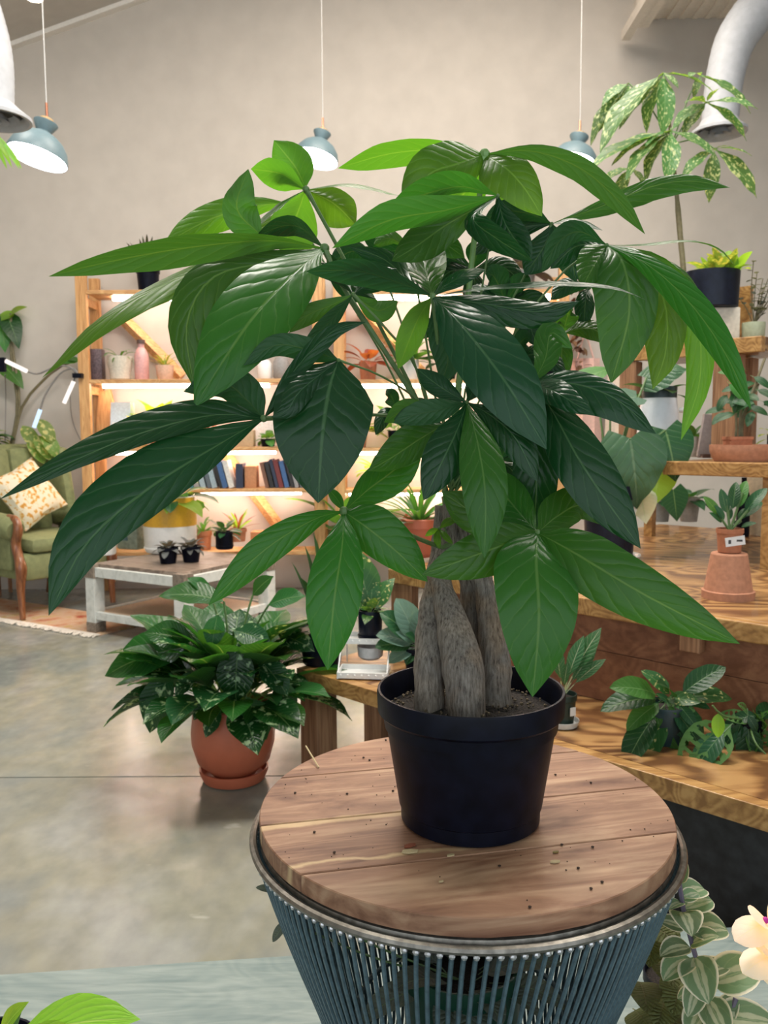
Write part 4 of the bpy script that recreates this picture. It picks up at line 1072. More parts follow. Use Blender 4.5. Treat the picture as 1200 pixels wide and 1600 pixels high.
# ---- things on the plywood step
p = G(958, 876, z2)+Vector((0, .06, 0)); k = m_per_px(p)
anth = potted('heart_leaf_anthurium', 'large heart leaved plant in a tall black pot on the plywood step', p, 'nursery', 44*k, 36*k, 112*k, NAVYP, saucer=(48*k, 7*k, WHITEC))
c = top_of(anth)
part('price_tag', MB().box(wpos(anth)+Vector((34*k, -26*k, 76*k)), 16*k, .003, 14*k, rotz(R(40))), WHITEC, anth, smooth=False)
G_ANTH = leafmat('anthurium_leaf', (.030, .095, .045), (.06, .12, .06), vein=(.2, .3, .2), nv=6, slant=3, rough=.3, bmp=.5, trans=.15, tint=(.07, .15, .09))
hm = proto('heart', G_ANTH, .95, .0, .9, -.25, wave=.03)
hd = proto('heart', G_DARK, .95, .0, .8, -.2)
for (x0, y0, x1, y1, dz, me_) in ((985, 685, 1000, 790, -.10, hm), (1040, 672, 1060, 745, -.04, hd), (1030, 735, 1022, 782, .02, proto('heart', G_LITE, .95, 0, .5, -.06)), (995, 620, 945, 628, .05, proto('heart', G_SILV, .7, 0, .5, .1)),
                                  (955, 575, 880, 600, .1, proto('lance', G_MID, .4, 0, .5, .1)), (1000, 770, 1010, 812, -.03, proto('heart', leafmat('pale_silver_leaf', (.42, .47, .38), (.3, .35, .25), nv=8), .9, 0, .5, -.06)), (1010, 590, 1070, 560, .1, hm), (930, 600, 905, 612, .08, proto('oval', G_MID, .6, 0, .4, .1))):
    b0 = P(x0, y0, depth(c)+dz); b1 = P(x1, y1, depth(c)+dz-.07)
    aim_leaf(anth, me_, b0, b1, k=0.1)
    stems(anth, [[c, c.lerp(b0, .5)+Vector((0, .01, .03)), b0]], 1.7*k, STEMG)
p = G(1146, 938, z2)+Vector((0, .04, 0)); k = m_per_px(p)
inv = [(39*k, 0), (39.5*k, 12*k), (36*k, 13*k), (27*k, 69*k), (25*k, 71*k)]
solo('upturned_pot', MB().lathe(p, inv, 28), TERRAP, 'dusty terracotta pot turned upside down on the plywood step', 'pot')
p2 = p+Vector((0, 0, 71*k+.0005))
zz = potted('small_zz_plant', 'small glossy plant in a terracotta nursery pot with white price tag', p2, 'nursery', 20.5*k, 17*k, 37*k, TERRA)
c = top_of(zz)
TAGI = plain('tag_print', (.05, .05, .05), .6)
tq = MB().box(p2+Vector((0.5*k, -19.6*k, 20*k)), 30*k, .0016, 14*k, Matrix.Rotation(R(-8), 3, 'Y')); tg_ = part('price_tag', tq, WHITEC, zz, smooth=False)
for dx in (-8, 7):
    part('print', MB().box(p2+Vector(((dx)*k, -19.6*k-.0012, (20-dx*.13*-1)*k)), (4 if dx < 0 else 9)*k, .0008, (6 if dx < 0 else 3)*k), TAGI, tg_, smooth=False)
for (x, y) in ((1103, 775), (1112, 800), (1128, 765), (1150, 752), (1165, 750), (1172, 790), (1190, 780), (1180, 815), (1140, 790), (1120, 790), (1158, 810), (1196, 760)):
    b0 = c.lerp(P(x, y, depth(c)), .45)
    aim_leaf(zz, proto('oval', [G_DARK, G_MID][x % 2], .4, 0, .5, .2), b0, P(x, y, depth(c)-random.uniform(-.03, .03)), k=.2)
stems(zz, [[c, c.lerp(P(x, y, depth(c)), .5), P(x, y, depth(c))] for x, y in ((1135, 780), (1160, 770), (1175, 790), (1120, 800))], 2.0*k, STEMG)
# grey pots further back on the step
for (x, y, w_, h_, lb, mt) in ((1033, 815, 13, 36, 'tall grey pot below the shelf with a hanging heart leaf', plain('grey_stoneware', (.26, .25, .24), .6)), (1076, 815, 15, 38, 'taupe tapered pot behind the hanging heart leaf', plain('taupe_pot', (.36, .31, .28), .6))):
    p = G(x, y, z2); k = m_per_px(p)
    po = potted('trailing_houseplant', lb, p, 'cyl', w_*k*1.1, w_*k*.85, h_*k, mt)
    c = top_of(po); rosette(po, proto('heart', G_DARK, .75, .4, .9, .1), 9, 30*k, (-.2, .9), .02, c=c)
    if x < 1050: aim_leaf(po, proto('heart', G_DARK, .85, 0, .2, .05), P(1052, 765, depth(p)-.25), P(1058, 812, depth(p)-.27), k=0)
p = G(1188, 836, z2); k = m_per_px(p)
solo('cream_planter_box', MB().box(p+Vector((0, 0, 50*k)), 34*k, 34*k, 100*k, rotz(R(30)), .004), plain('cream_board', (.62, .52, .36), .6), 'tall cream board box at the right end of the plywood step', 'box')
p = G(1160, 838, z2); k = m_per_px(p)
solo('black_bottle', MB().lathe(p, [(9*k, 0), (10*k, 3*k), (10*k, 60*k), (6*k, 74*k), (4*k, 80*k), (4*k, 92*k)], 16), BLACKP, 'tall black bottle standing beside the cream board box', 'bottle')

# ---- things on the open shelf tier
p = D45(1028, 695, 3.25); p.z = z3; k = m_per_px(p)
can = thing('white_planter', 'tall tapered white planter with little side knobs on the shelf tier', 'planter', p)
part('body', MB().lathe(p, [(36*k, 0), (36*k, 3*k), (26*k, 100*k), (24*k, 100*k), (24*k, 92*k)], 24), plain('cool_white_enamel', (.72, .76, .82), .4, var=.03), can)
part('dark_rim', MB().lathe(p, [(26.5*k, 92*k), (27*k, 112*k), (25*k, 112*k), (23*k, 96*k)], 24, cap0=False, cap1=False), plain('dark_teal_ceramic', (.012, .035, .042), .35), can)
for zz_ in (30, 76): part('knob', MB().tube([p+Vector((30*k, -4*k, zz_*k)), p+Vector((44*k, -8*k, zz_*k))], 4*k, 8), WHITEC, can)
part('knob', MB().tube([p+Vector((-28*k, -4*k, 70*k)), p+Vector((-46*k, -8*k, 88*k))], 4*k, 8), WHITEC, can)
rosette(can, proto('oval', G_DARK, .55, .3, .8, .1), 9, 40*k, (.0, 1.2), .02, c=p+Vector((0, 0, 100*k)))
p = D45(1160, 712, 3.14); p.z = z3+.001; k = m_per_px(p)
sr = 48*k
solo('terracotta_saucer', MB().lathe(p, [(sr*.85, 0), (sr*.9, 4*k), (sr, 14*k), (sr*1.02, 20*k), (sr*1.02, 26*k), (sr*.95, 26*k), (sr*.88, 12*k), (sr*.02, 10*k)], 40, cap1=False), TERRAP, 'wide terracotta saucer at the front of the shelf tier', 'saucer')
q = p+Vector((-.02, .0, 12*k))
jad = potted('bushy_houseplant', 'bushy green plant in a small square terracotta pot standing in the saucer', q, 'nursery', 25*k, 22*k, 26*k, TERRA, square=True)
c = top_of(jad)
stems(jad, [[c+Vector((dx*k, 0, 0)), c+Vector((dx*k, 0, 30*k)), P(x, y, depth(c))] for dx, x, y in ((-3, 1140, 600), (3, 1165, 585), (6, 1185, 600), (8, 1195, 560))], 2.0*k, STEMB)
for i in range(30):
    x, y = random.uniform(1118, 1215), random.uniform(545, 660); 
    b0 = P(1155+(x-1155)*.6, 640+(y-640)*.7, depth(c)+random.uniform(-.04, .06))
    aim_leaf(jad, proto('oval', [G_DARK, G_MID, G_LITE][0 if i % 3 else i % 2], .45, .2, .7, .15), b0, b0+Vector((random.uniform(-1, 1), random.uniform(-1, .3), random.uniform(-.7, .6))).normalized()*24*k*1.2, k=.2)
p = D45(1198, 702, 3.10); p.z = z3+26*k
po = potted('variegated_cutting', 'black potted cutting at the right frame edge of the shelf tier', D45(1214, 700, 3.46).xy.to_3d()+Vector((0, 0, z3)), 'cyl', 16*k, 15*k, 42*k, BLACKP)
rosette(po, proto('lance', G_YEL, .4, .4, .8, .1), 8, 30*k, (-.2, 1.0), .01, az0=2.5)
p = D45(1104, 690, 3.55); p.z = z3; k = m_per_px(p)
bk_ = thing('card_holder', 'small grey card holder leaning on the shelf tier beside the post', 'holder', p)
part('card', MB().box(p+Vector((0, 0, 34*k)), 20*k, 8*k, 66*k, Matrix.Rotation(R(8), 3, 'Y')), plain('grey_card', (.36, .32, .32), .6), bk_, smooth=False)
part('card', MB().box(p+Vector((16*k, 3*k, 30*k)), 12*k, 6*k, 58*k, Matrix.Rotation(R(6), 3, 'Y')), plain('maroon_card', (.28, .10, .09), .6), bk_, smooth=False)
part('base', MB().box(p+Vector((6*k, -4*k, 3*k)), 34*k, 22*k, 6*k), plain('brown_plastic', (.12, .07, .06), .5), bk_, smooth=False)
p = D45(1082, 690, 3.6); p.z = z3; k = m_per_px(p)
po = potted('small_succulent', 'little green succulent in a pale pot between planter and card holder', p, 'cyl', 11*k, 9*k, 32*k, plain('pale_pot', (.5, .46, .42), .6)); rosette(po, proto('oval', G_MID, .5, .1, .5, .2), 10, 24*k, (.2, 1.3), .01)
p = D45(965, 690, 3.5); p.z = z3; 

# ---- things on the top board
p = D45(1118, 527, 3.66); p.z = z4; k = m_per_px(p)
cream = solo('cream_planter', MB().box(p+Vector((0, 0, 27*k+.001)), 54*k, 54*k, 54*k, rotz(-pi/4+.78), .006), plain('cream_clay', (.60, .55, .46), .7), 'cream square planter carrying the black pot of the speckled money tree', 'planter')
p = p+Vector((-10*k, 0, 54*k+.0012))
vm_ = potted('speckled_money_tree', 'tall thin money tree with cream speckled leaves in a wide black pot', p, 'cyl', 43*k, 41*k, 56*k, NAVYP)
c = top_of(vm_); zd = depth(c)
part('trunk', MB().tube(crom([P(1068, 424, zd), P(1066, 400, zd), P(1063, 370, zd), P(1057, 300, zd), P(1052, 255, zd), P(1046, 190, zd)], 18), [4.5*k]*8+[3.5*k]*6+[2.5*k]*4, 8), STEMB, vm_)
for (hx, hy, dz, tips) in (
    (1036, 115, 0, [(935, 200), (968, 180), (1000, 190), (1046, 195), (1090, 118), (1060, 130), (1112, 125)]),
    (982, 130, .1, [(918, 205), (940, 190), (975, 172), (1010, 160), (945, 150)]),
    (1048, 205, -.05, [(915, 245), (960, 235), (1000, 265), (1052, 268), (1118, 230), (975, 255), (1010, 215)]),
    (1104, 160, 0, [(1068, 200), (1070, 150), (1178, 155), (1170, 203), (1120, 135), (1055, 185)]),
    (1116, 232, -.05, [(1068, 265), (1110, 305), (1185, 293), (1172, 232), (1140, 225)]),
    (985, 262, .12, [(962, 310), (975, 290), (1010, 285), (945, 275)]),
    (1095, 118, .05, [(1130, 130), (1085, 145), (1175, 155), (1080, 110)])):
    hp = P(hx, hy, zd+dz)
    stems(vm_, [[P(1050, 225, zd), P(1050, 215, zd).lerp(hp, .6)+Vector((0, 0, .02)), hp]], 1.2*k, STEMG, 'leaf_stalk')
    for (x, y) in tips: aim_leaf(vm_, proto('lance', G_VARM, .32, .06, .6, .2, wave=.04), hp, P(x, y, zd+dz-random.uniform(0, .12)), random.uniform(-.4, .4), k=.35, face=.3)
q = c+Vector((15*k, -10*k, 0))
for i in range(36): put_leaf(vm_, proto('oval', [G_YEL, G_LITE][i % 2], .35, .1, .8, .2), q+Vector((random.uniform(-22, 18)*k, random.uniform(-10, 10)*k, 0)), random.uniform(0, 6.28), random.uniform(.5, 1.5), 42*k*random.uniform(.7, 1.2), 0, 'moss_leaf' if False else 'leaf')
p = D45(1035, 527, 3.6); p.z = z4
po = potted('round_leaf_houseplant', 'round light green leaved plant in a white pot beside the cream planter', p, 'cyl', 20*k, 17*k, 40*k, WHITEC)
c = top_of(po)
for (x0, y0, x1, y1, mm) in ((1030, 455, 1060, 420, G_LITE), (1022, 500, 1010, 470, G_MID), (1080, 488, 1128, 480, G_MID), (1050, 500, 1070, 480, G_LITE), (1030, 480, 1000, 500, G_DARK), (1040, 500, 1075, 520, G_DARK), (1015, 500, 985, 530, G_MID)):
    b0 = P(x0, y0, depth(c)-.03); aim_leaf(po, proto('round', mm, .8, 0, .3, .1), b0, P(x1, y1, depth(c)-.06), k=.1); stems(po, [[c, c.lerp(b0, .5)+Vector((0, 0, .01)), b0]], 1.2*k, STEMG)
p = D45(1177, 526, 3.70); p.z = z4
po = potted('eucalyptus_sprig', 'grey leaved sprigs in a pale green pot at the end of the top board', p, 'cyl', 17*k, 16*k, 30*k, plain('pale_green_ceramic', (.34, .38, .26), .5))
c = top_of(po)
for i in range(11):
    t_ = c+Vector((random.uniform(-28, 34)*k, random.uniform(-20, 20)*k, random.uniform(30, 105)*k)); path = crom([c, c.lerp(t_, .5)+Vector((random.uniform(-4, 4)*k, 0, 4*k)), t_], 8)
    part('stem', MB().tube(path, .7*k, 5), STEMB, po)
    for j in range(2, 8): put_leaf(po, proto('round', G_GREY, .8, 0, .2, .1), path[j], random.uniform(0, 6.28), random.uniform(-.2, .9), 9*k)
p = D45(1214, 560, 3.4)
po = potted('cream_potted_plant', 'green plant in a cream clay pot cut by the right frame edge', D45(1212, 560, 3.2).xy.to_3d()+Vector((0, 0, z3)), 'terra', 24*k, 18*k, 60*k, plain('cream_clay', (.60, .55, .46), .7)) if False else None

# ================================================================== peace lily in the orange pot on the floor
p = G(362, 1226, 0); k = m_per_px(p)
lily = potted('variegated_peace_lily', 'bushy white splashed peace lily in a round orange clay pot on the floor', p+Vector((0, .05, 0)), 'egg', 66*k, 34*k, 118*k, TERRAO, saucer=(54*k, 20*k, TERRAO), seg=48)
c = top_of(lily)
lf = [proto('lance', G_SPATH, .60, .7, 1.2, .25, wave=.02), proto('lance', G_SPATHP, .58, .8, .9, .25, wave=.02), proto('lance', G_SPATH, .60, .7, 1.4, .2), proto('lance', G_SPATHP, .56, .75, 1.1, .2)]
rosette(lily, lf, 74, 98*k, (.42, 1.5), .045, c=c, roll=.4)
rosette(lily, [lf[1], lf[3], lf[0]], 30, 112*k, (.95, 1.5), .035, c=c, roll=.4, az0=1.0)
zc = depth(c)
for (x0, y0, x1, y1, dz, q_) in ((372, 1005, 365, 1098, -.24, 0), (405, 1030, 452, 1080, -.2, 0), (340, 1080, 300, 1120, -.2, 0), (300, 1010, 160, 1036, -.12, 1), (268, 1050, 222, 1140, -.16, 0), (420, 945, 470, 925, -.12, 1), (385, 1090, 420, 1150, -.22, 1), (350, 940, 255, 915, -.05, 1),
                           (300, 1000, 228, 985, -.1, 1), (330, 930, 300, 900, 0, 1), (395, 930, 420, 900, 0, 1), (435, 990, 490, 1010, -.05, 0), (340, 960, 330, 1010, -.2, 1), (365, 985, 420, 1000, -.2, 0), (310, 1050, 270, 1085, -.2, 0), (370, 1100, 372, 1155, -.2, 1), (345, 1110, 318, 1148, -.18, 0), (440, 1060, 448, 1128, -.15, 1)):
    b0 = P(x0, y0, zc+dz+.04); aim_leaf(lily, proto('lance', [G_SPATH, G_SPATHP][q_], .62, 0, .6, .2, wave=.02), b0, P(x1, y1, zc+dz), random.uniform(-.3, .3), k=.3)
    stems(lily, [[c, c.lerp(b0, .6)+Vector((0, 0, .05)), b0]], 1.8*k, STEMG)

# ================================================================== rug, coffee table, armchair
RUGM = plain('faded_rug', (.52, .27, .17), .95, var=.35, scale=5, bmp=.3)
def rug_mat():
    m, nt, out = newmat('patterned_rug'); b = pbr(nt, out, .95, spec=.1)
    v = coords(nt, (3.2, 3.2, 1)); n = N(nt, 'TexNoise'); n.inputs['Scale'].default_value = 2.2; n.inputs['Detail'].default_value = 5; L(nt, v, n.inputs['Vector'])
    r = ramp(nt, n.outputs['Fac'], [(.33, (.46, .10, .06)), (.42, (.62, .34, .20)), (.55, (.66, .46, .32)), (.65, (.60, .40, .16)), (.75, (.70, .60, .50))])
    L(nt, r.outputs[0], b.inputs['Base Color']); n2 = N(nt, 'TexNoise'); n2.inputs['Scale'].default_value = 160; L(nt, v, n2.inputs['Vector']); bump(nt, n2.outputs['Fac'], b, .6, .01); return m
RUGM = rug_mat()
r0, r1 = G(0, 967, .006), G(150, 992, .006)
dr_ = (r1-r0); dr_.z = 0; dr_.normalize(); nr_ = Vector((-dr_.y, dr_.x, 0))
ra, rb_ = G(-60, 957, 0)-dr_*.9, r1.xy.to_3d()
rb_ = rb_ + dr_*0.02
rug = thing('rug', 'faded orange patterned rug with cream fringe under the coffee table', 'rug', (ra+rb_)/2)
q = MB(); q.prism([ra, rb_, rb_+nr_*.42, ra+nr_*.42], (0, 0, .007)); part('pile', q, RUGM, rug, smooth=False)
q = MB(); ln_ = (rb_-ra).length; nfr = 150
for i in range(nfr):
    s_ = ra+dr_*(ln_*(i+.5)/nfr); q.tube([s_+Vector((0, 0, .004)), s_-nr_*.04+dr_*random.uniform(-.012, .012)+Vector((0, 0, .010)), s_-nr_*random.uniform(.06, .085)+dr_*random.uniform(-.02, .02)+Vector((0, 0, .005))], .006, 4)
o = part('fringe', q, plain('cream_fringe', (.66, .60, .52), .95), rug); o['kind'] = 'stuff'

# coffee table: near corner (285, 1000?), left corner leg at (135, 985)
CWHITE = wood('whitewashed_wood', (.52, .54, .50), (.66, .68, .64), (.74, .75, .71), (6, 6, 6), rough=.6, ringamt=.1, knots=1)
CGREY = wood('grey_driftwood', (.13, .10, .075), (.21, .17, .13), (.29, .24, .19), (8, 8, 8), rough=.65)
CTOP = wood('dark_plank_top', (.12, .085, .065), (.20, .15, .115), (.28, .22, .17), (1.2, 9, 9), rough=.45)
lf0 = G(137, 984, 0); k = m_per_px(lf0); hT = 108*k
zt = hT
nc = G(286, 897, zt); lc = G(132, 880, zt)
ux = (nc-lc); ux.z = 0; lx = ux.length; ux.normalize()
uy = Vector((-ux.y, ux.x, 0)); ly = .78
CT0 = Vector((lc.x, lc.y, 0))
Mc = Matrix((ux, uy, Vector((0, 0, 1)))).transposed()
ct = thing('coffee_table', 'whitewashed coffee table with dark plank top and grey corner blocks', 'table', CT0+ux*lx/2+uy*ly/2)
lw = .075
def cpos(a, b, z): return CT0+ux*a+uy*b+Vector((0, 0, z))
def cbox(a0, a1, b0, b1, zl_, zh_, bev=.002): return MB().box(cpos((a0+a1)/2, (b0+b1)/2, (zl_+zh_)/2), a1-a0, b1-b0, zh_-zl_, Mc, bev)
for a_ in (0, lx-lw):
    for b_ in (0, ly-lw):
        l_ = part('leg', cbox(a_, a_+lw, b_, b_+lw, .065, zt-.085), CWHITE, ct, smooth=False)
        part('corner_block', cbox(a_-.003, a_+lw+.003, b_-.003, b_+lw+.003, zt-.085, zt-.004), CGREY, l_, smooth=False)
        part('foot_block', cbox(a_-.002, a_+lw+.002, b_-.002, b_+lw+.002, 0.008, .065), CGREY, l_, smooth=False)
for nm, z0_, z1_ in (('apron', zt-.078, zt-.022), ('shelf_rail', .085, .13)):
    part(nm, cbox(lw, lx-lw, .008, .035, z0_, z1_), CWHITE, ct, smooth=False)
    part(nm, cbox(lw, lx-lw, ly-.035, ly-.008, z0_, z1_), CWHITE, ct, smooth=False)
    part(nm, cbox(.008, .035, lw, ly-lw, z0_, z1_), CWHITE, ct, smooth=False)
    part(nm, cbox(lx-.035, lx-.008, lw, ly-lw, z0_, z1_), CWHITE, ct, smooth=False)
for i in range(5):
    b0 = .036+(ly-.072)*i/5; part('top_plank', cbox(.036 if True else 0, lx-.036, b0+.001, b0+(ly-.072)/5-.001, zt-.03, zt-.002), CTOP, ct, smooth=False)
part('lower_shelf', cbox(.02, lx-.02, .036, ly-.036, .10, .122), plain('pale_wood', (.60, .44, .30), .6), ct, smooth=False)
# things on the coffee table
def ont(x, y): q_ = G(x, y, zt-.002+.0005); return q_
p = ont(267, 862); k = m_per_px(p)
yel = potted('yellow_banded_planter', 'leafy plant in a big white pot with yellow top band', p, 'cyl', 41*k, 40*k, 84*k, WHITEC, band=(.46, .985, plain('mustard_glaze', (.62, .34, .025), .35, var=.06)), saucer=(41*k, 9*k, WHITEC))
rosette(yel, [proto('oval', G_MID, .6, .5, 1.0, .15), proto('oval', G_DARK, .6, .5, 1.2, .15), proto('heart', G_LITE, .7, .5, 1.0, .1)], 34, 44*k, (.0, 1.4), .05)
for i, (x, y, lb) in enumerate(((263, 880, 'left of two fuzzy grey plants in small black pots on the coffee table'), (299, 878, 'right of two fuzzy grey plants in small black pots on the coffee table'))):
    p = ont(x, y); k = m_per_px(p); po = potted('fuzzy_plant', lb, p, 'nursery', 16*k, 12*k, 25*k, BLACKP, group='fuzzy plants in small black pots')
    rosette(po, proto('oval', G_FUZZ, .6, .3, .8, .2), 20, 16*k, (-.3, 1.3), .02)
p = ont(351, 858); k = m_per_px(p); po = potted('african_violet', 'green leaved small plant in a matt black cylinder pot on the coffee table', p, 'cyl', 13.5*k, 13.5*k, 26*k, BLACKP, saucer=(14*k, 6*k, BLACKP)); rosette(po, proto('oval', G_DARK, .5, .4, .7, .2), 16, 22*k, (-.1, 1.2), .01)
p = ont(372, 846); k = m_per_px(p); po = potted('bromeliad', 'reddish spiky plant in a small terracotta pot behind the black cylinder pot', p, 'terra', 14*k, 11*k, 20*k, TERRA); rosette(po, [proto('strap', G_RED, .14, 0, .5, .2), proto('strap', G_LITE, .14, 0, .5, .2)], 16, 36*k, (.4, 1.4), .01)
p = ont(164, 866); k = m_per_px(p)
cp = thing('white_cup', 'plain white ceramic cup at the left end of the coffee table', 'cup', p); part('body', MB().lathe(p, [(16*k, 0), (17*k, 3*k), (18*k, 40*k), (17*k, 40*k), (15*k, 6*k), (1*k, 5*k)], 24, cap1=False), WHITEC, cp); put_leaf(cp, proto('oval', G_LITE, .5, .3, .8, .2), p+Vector((8*k, 0, 34*k)), -.5, .5, 30*k)
p = ont(205, 858); k = m_per_px(p)
bx_ = thing('glazed_house_block', 'green and blue glazed block beside the yellow banded planter', 'ornament', p)
M_ = rotz(R(-20))
part('body', MB().box(p+Vector((0, 6*k, 28*k)), 38*k, 26*k, 56*k, M_, 3*k), plain('sage_glaze', (.20, .25, .20), .4, var=.3, scale=7), bx_)
part('arch', MB().prism([p+M_@Vector((-14*k+14*k*cos(a), -8*k, 14*k+20*k*sin(a))) for a in [pi*i/12 for i in range(13)]], M_@Vector((0, 3*k, 0))), plain('blue_glaze', (.07, .13, .15), .4, var=.3, scale=9), bx_, smooth=False)

# armchair, cut by the left frame edge
VELV = plain('sage_velvet', (.215, .235, .105), .85, var=.15, scale=6, bmp=.1)
CARV = wood('carved_walnut', (.12, .035, .012), (.22, .075, .025), (.32, .13, .05), (10, 10, 2), rough=.3, coat=.4)
foot = G(36, 969, .008); k = m_per_px(foot); cz = depth(foot)
ch = thing('armchair', 'sage green velvet wing armchair with carved wooden front leg', 'armchair', Vector((foot.x-.15, foot.y+.45, .008)))
def cp_(x, y, dz=0.0): return P(x, y, cz+dz)
fx = Vector((.80, -.60, 0)); fx.normalize()       # the way the seat faces
sx_ = Vector((-fx.y, fx.x, 0))                    # towards the far arm
Mch = Matrix((fx, sx_, Vector((0, 0, 1)))).transposed()
FP = Vector((foot.x, foot.y, 0))                  # near front leg
def ca(f, s, z): return FP+fx*f+sx_*s+Vector((0, 0, z))
def cushion(c0, sx, sy, sz, bev): return MB().box(c0, sx, sy, sz, Mch, bev)
wS = .66; dS = .62
part('seat_frame', cushion(ca(-dS/2, wS/2, .33), dS, wS-.04, .17, .03), VELV, ch)
part('seat_cushion', cushion(ca(-dS/2+.01, wS/2, .465), dS+.02, wS-.14, .10, .04), VELV, ch)
bt = Matrix.Rotation(R(-11), 3, 'Y')
for s in (.2, .46): part('back_cushion', MB().box(ca(-dS-.06, s, .78), .16, .27, .60, Mch@bt, .05), VELV, ch)
part('back_shell', MB().box(ca(-dS-.14, wS/2, .68), .07, wS, .86, Mch@bt, .03), VELV, ch)
part('wing', MB().box(ca(-dS+.06, wS-.02, .80), .26, .09, .54, Mch@bt, .04), VELV, ch)
part('wing', MB().box(ca(-dS+.06, .02, .80), .26, .09, .54, Mch@bt, .04), VELV, ch)
for s in (.0, wS): part('arm', MB().tube([ca(-dS-.02, s, .60), ca(-dS/2, s, .605), ca(-.07, s, .58), ca(-.04, s, .57)], [.07, .075, .08, .06], 14), VELV, ch)
for s in (.0, wS): part('arm_panel', cushion(ca(-dS/2-.03, s, .44), dS-.10, .05, .26, .02), VELV, ch)
for s, nm in ((.0, 1), (wS, 2)):
    part('front_leg', MB().tube(crom([ca(-.11, s, .645), ca(-.03, s, .635), ca(-.01, s, .57), ca(-.045, s, .49), ca(-.02, s, .41), ca(.005, s, .33), ca(-.01, s, .20), ca(0, s, .013)], 26), [.026]*5+[.03]*8+[.035, .036, .034, .031, .029, .027, .025, .023, .022, .021, .020, .019, .018, .018][:13], 12), CARV, ch)
for s in (.03, wS-.03): part('back_leg', MB().tube([ca(-dS-.05, s, .28), ca(-dS-.12, s, .014)], [.025, .018], 10), CARV, ch)
def cush_mat():
    m, nt, out = newmat('floral_cushion'); b = pbr(nt, out, .9, spec=.2); v = coords(nt, (7, 7, 7)); n = N(nt, 'TexNoise'); n.inputs['Detail'].default_value = 3; L(nt, v, n.inputs['Vector'])
    r = ramp(nt, n.outputs['Fac'], [(.38, (.72, .65, .50)), (.52, (.74, .66, .50)), (.58, (.66, .42, .14)), (.66, (.55, .25, .05))]); L(nt, r.outputs[0], b.inputs['Base Color']); return m
def pillow(c0, sx, sy, th_, M_):
    rows = []; n = 12
    mb = MB()
    for sgn in (1, -1):
        rows = []
        for i in range(n+1):
            row = []
            for j in range(n+1):
                a, b = i/n*2-1, j/n*2-1; h_ = th_*((1-a**4)*(1-b**4))**.6
                pin = 1-.10*(1-abs(a))*(abs(b)**3); pin2 = 1-.10*(1-abs(b))*(abs(a)**3)
                row.append(c0+M_@Vector((a*sx/2*pin2, b*sy/2*pin, sgn*h_)))
            rows.append(row)
        mb.grid(rows)
    return mb
solo('cushion', pillow(ca(-dS+.235, .30, .772), .40, .40, .07, Mch@Matrix.Rotation(R(66), 3, 'Y')@Matrix.Rotation(R(25), 3, 'Z')), cush_mat(), 'cream cushion with orange flowers on the green armchair', 'cushion')

# plants behind the chair on a stool
stool_y = 6.13
sp = W(22, 740, stool_y); k = m_per_px(sp)
stand_c = Vector((-2.88, stool_y, 0)); ztp = W(22, 742, stool_y).z
stl = thing('plant_stool', 'dark round plant stool behind the green armchair', 'stool', stand_c)
part('seat', MB().lathe(stand_c+Vector((0, 0, ztp-.03)), [(.175, 0), (.18, .01), (.18, .03)], 28), POSTW, stl)
for i in range(4):
    a = pi/4+i*pi/2; part('leg', MB().tube([stand_c+Vector((.12*cos(a), .12*sin(a), ztp-.03)), stand_c+Vector((.13*cos(a), .13*sin(a), .001))], .015, 8), POSTW, stl)
po = potted('golden_pothos', 'yellow green trailing pothos in a slate blue pot behind the armchair', stand_c+Vector((-.03, -.04, ztp)), 'cyl', 28*k, 25*k, 58*k, plain('slate_blue_pot', (.10, .13, .17), .45), seg=30)
c = top_of(po); rosette(po, [proto('oval', G_YEL, .5, .4, 1.3, .15), proto('oval', G_POTHOS, .5, .4, 1.5, .15), proto('oval', G_MID, .5, .3, 1.2, .1)], 44, 33*k, (-.4, 1.0), .08, c=c)
for (x, y) in ((60, 700), (70, 720), (85, 690), (80, 715), (50, 735), (15, 745), (92, 712)):
    aim_leaf(po, proto('oval', G_YEL, .5, 0, .5, .15), P(x-25, y-35, depth(c)-.1), P(x, y, depth(c)-.12), k=.2)
alo = [[c+Vector((.05, 0, 0)), P(27, 590, depth(c)), P(15, 525, depth(c)), P(8, 490, depth(c))], [c+Vector((.06, 0, 0)), P(60, 600, depth(c)), P(92, 572, depth(c)), P(118, 563, depth(c))], [c+Vector((.04, 0, 0)), P(24, 580, depth(c)), P(17, 505, depth(c)), P(17, 480, depth(c))]]
al = potted('alocasia', 'tall thin stemmed alocasia with dark leaves rising behind the pothos', stand_c+Vector((.125, .06, ztp)), 'nursery', .035, .028, .08, BLACKP); c2 = top_of(al)
zA = depth(c2); ta = [P(27, 640, zA), P(27, 640, zA)]
stems(al, [[c2, P(30, 640, zA), P(22, 560, zA), P(15, 525, zA)], [c2+Vector((.01, 0, 0)), P(33, 640, zA), P(60, 602, zA), P(90, 575, zA), P(117, 563, zA)], [c2-Vector((.01, 0, 0)), P(27, 640, zA), P(18, 560, zA), P(17, 490, zA)]], 2.2*k, STEMB)
for (x0, y0, x1, y1, mm) in ((12, 495, 30, 538, G_DARK), (2, 500, 8, 545, G_MID), (17, 490, 37, 476, G_LITE), (17, 490, -8, 500, G_LITE), (117, 563, 92, 565, G_MID), (4, 570, 36, 600, G_MID), (110, 560, 122, 562, G_MID)):
    aim_leaf(al, proto('heart', mm, .6, 0, .5, .1), P(x0, y0, zA), P(x1, y1, zA-.06), k=.15)
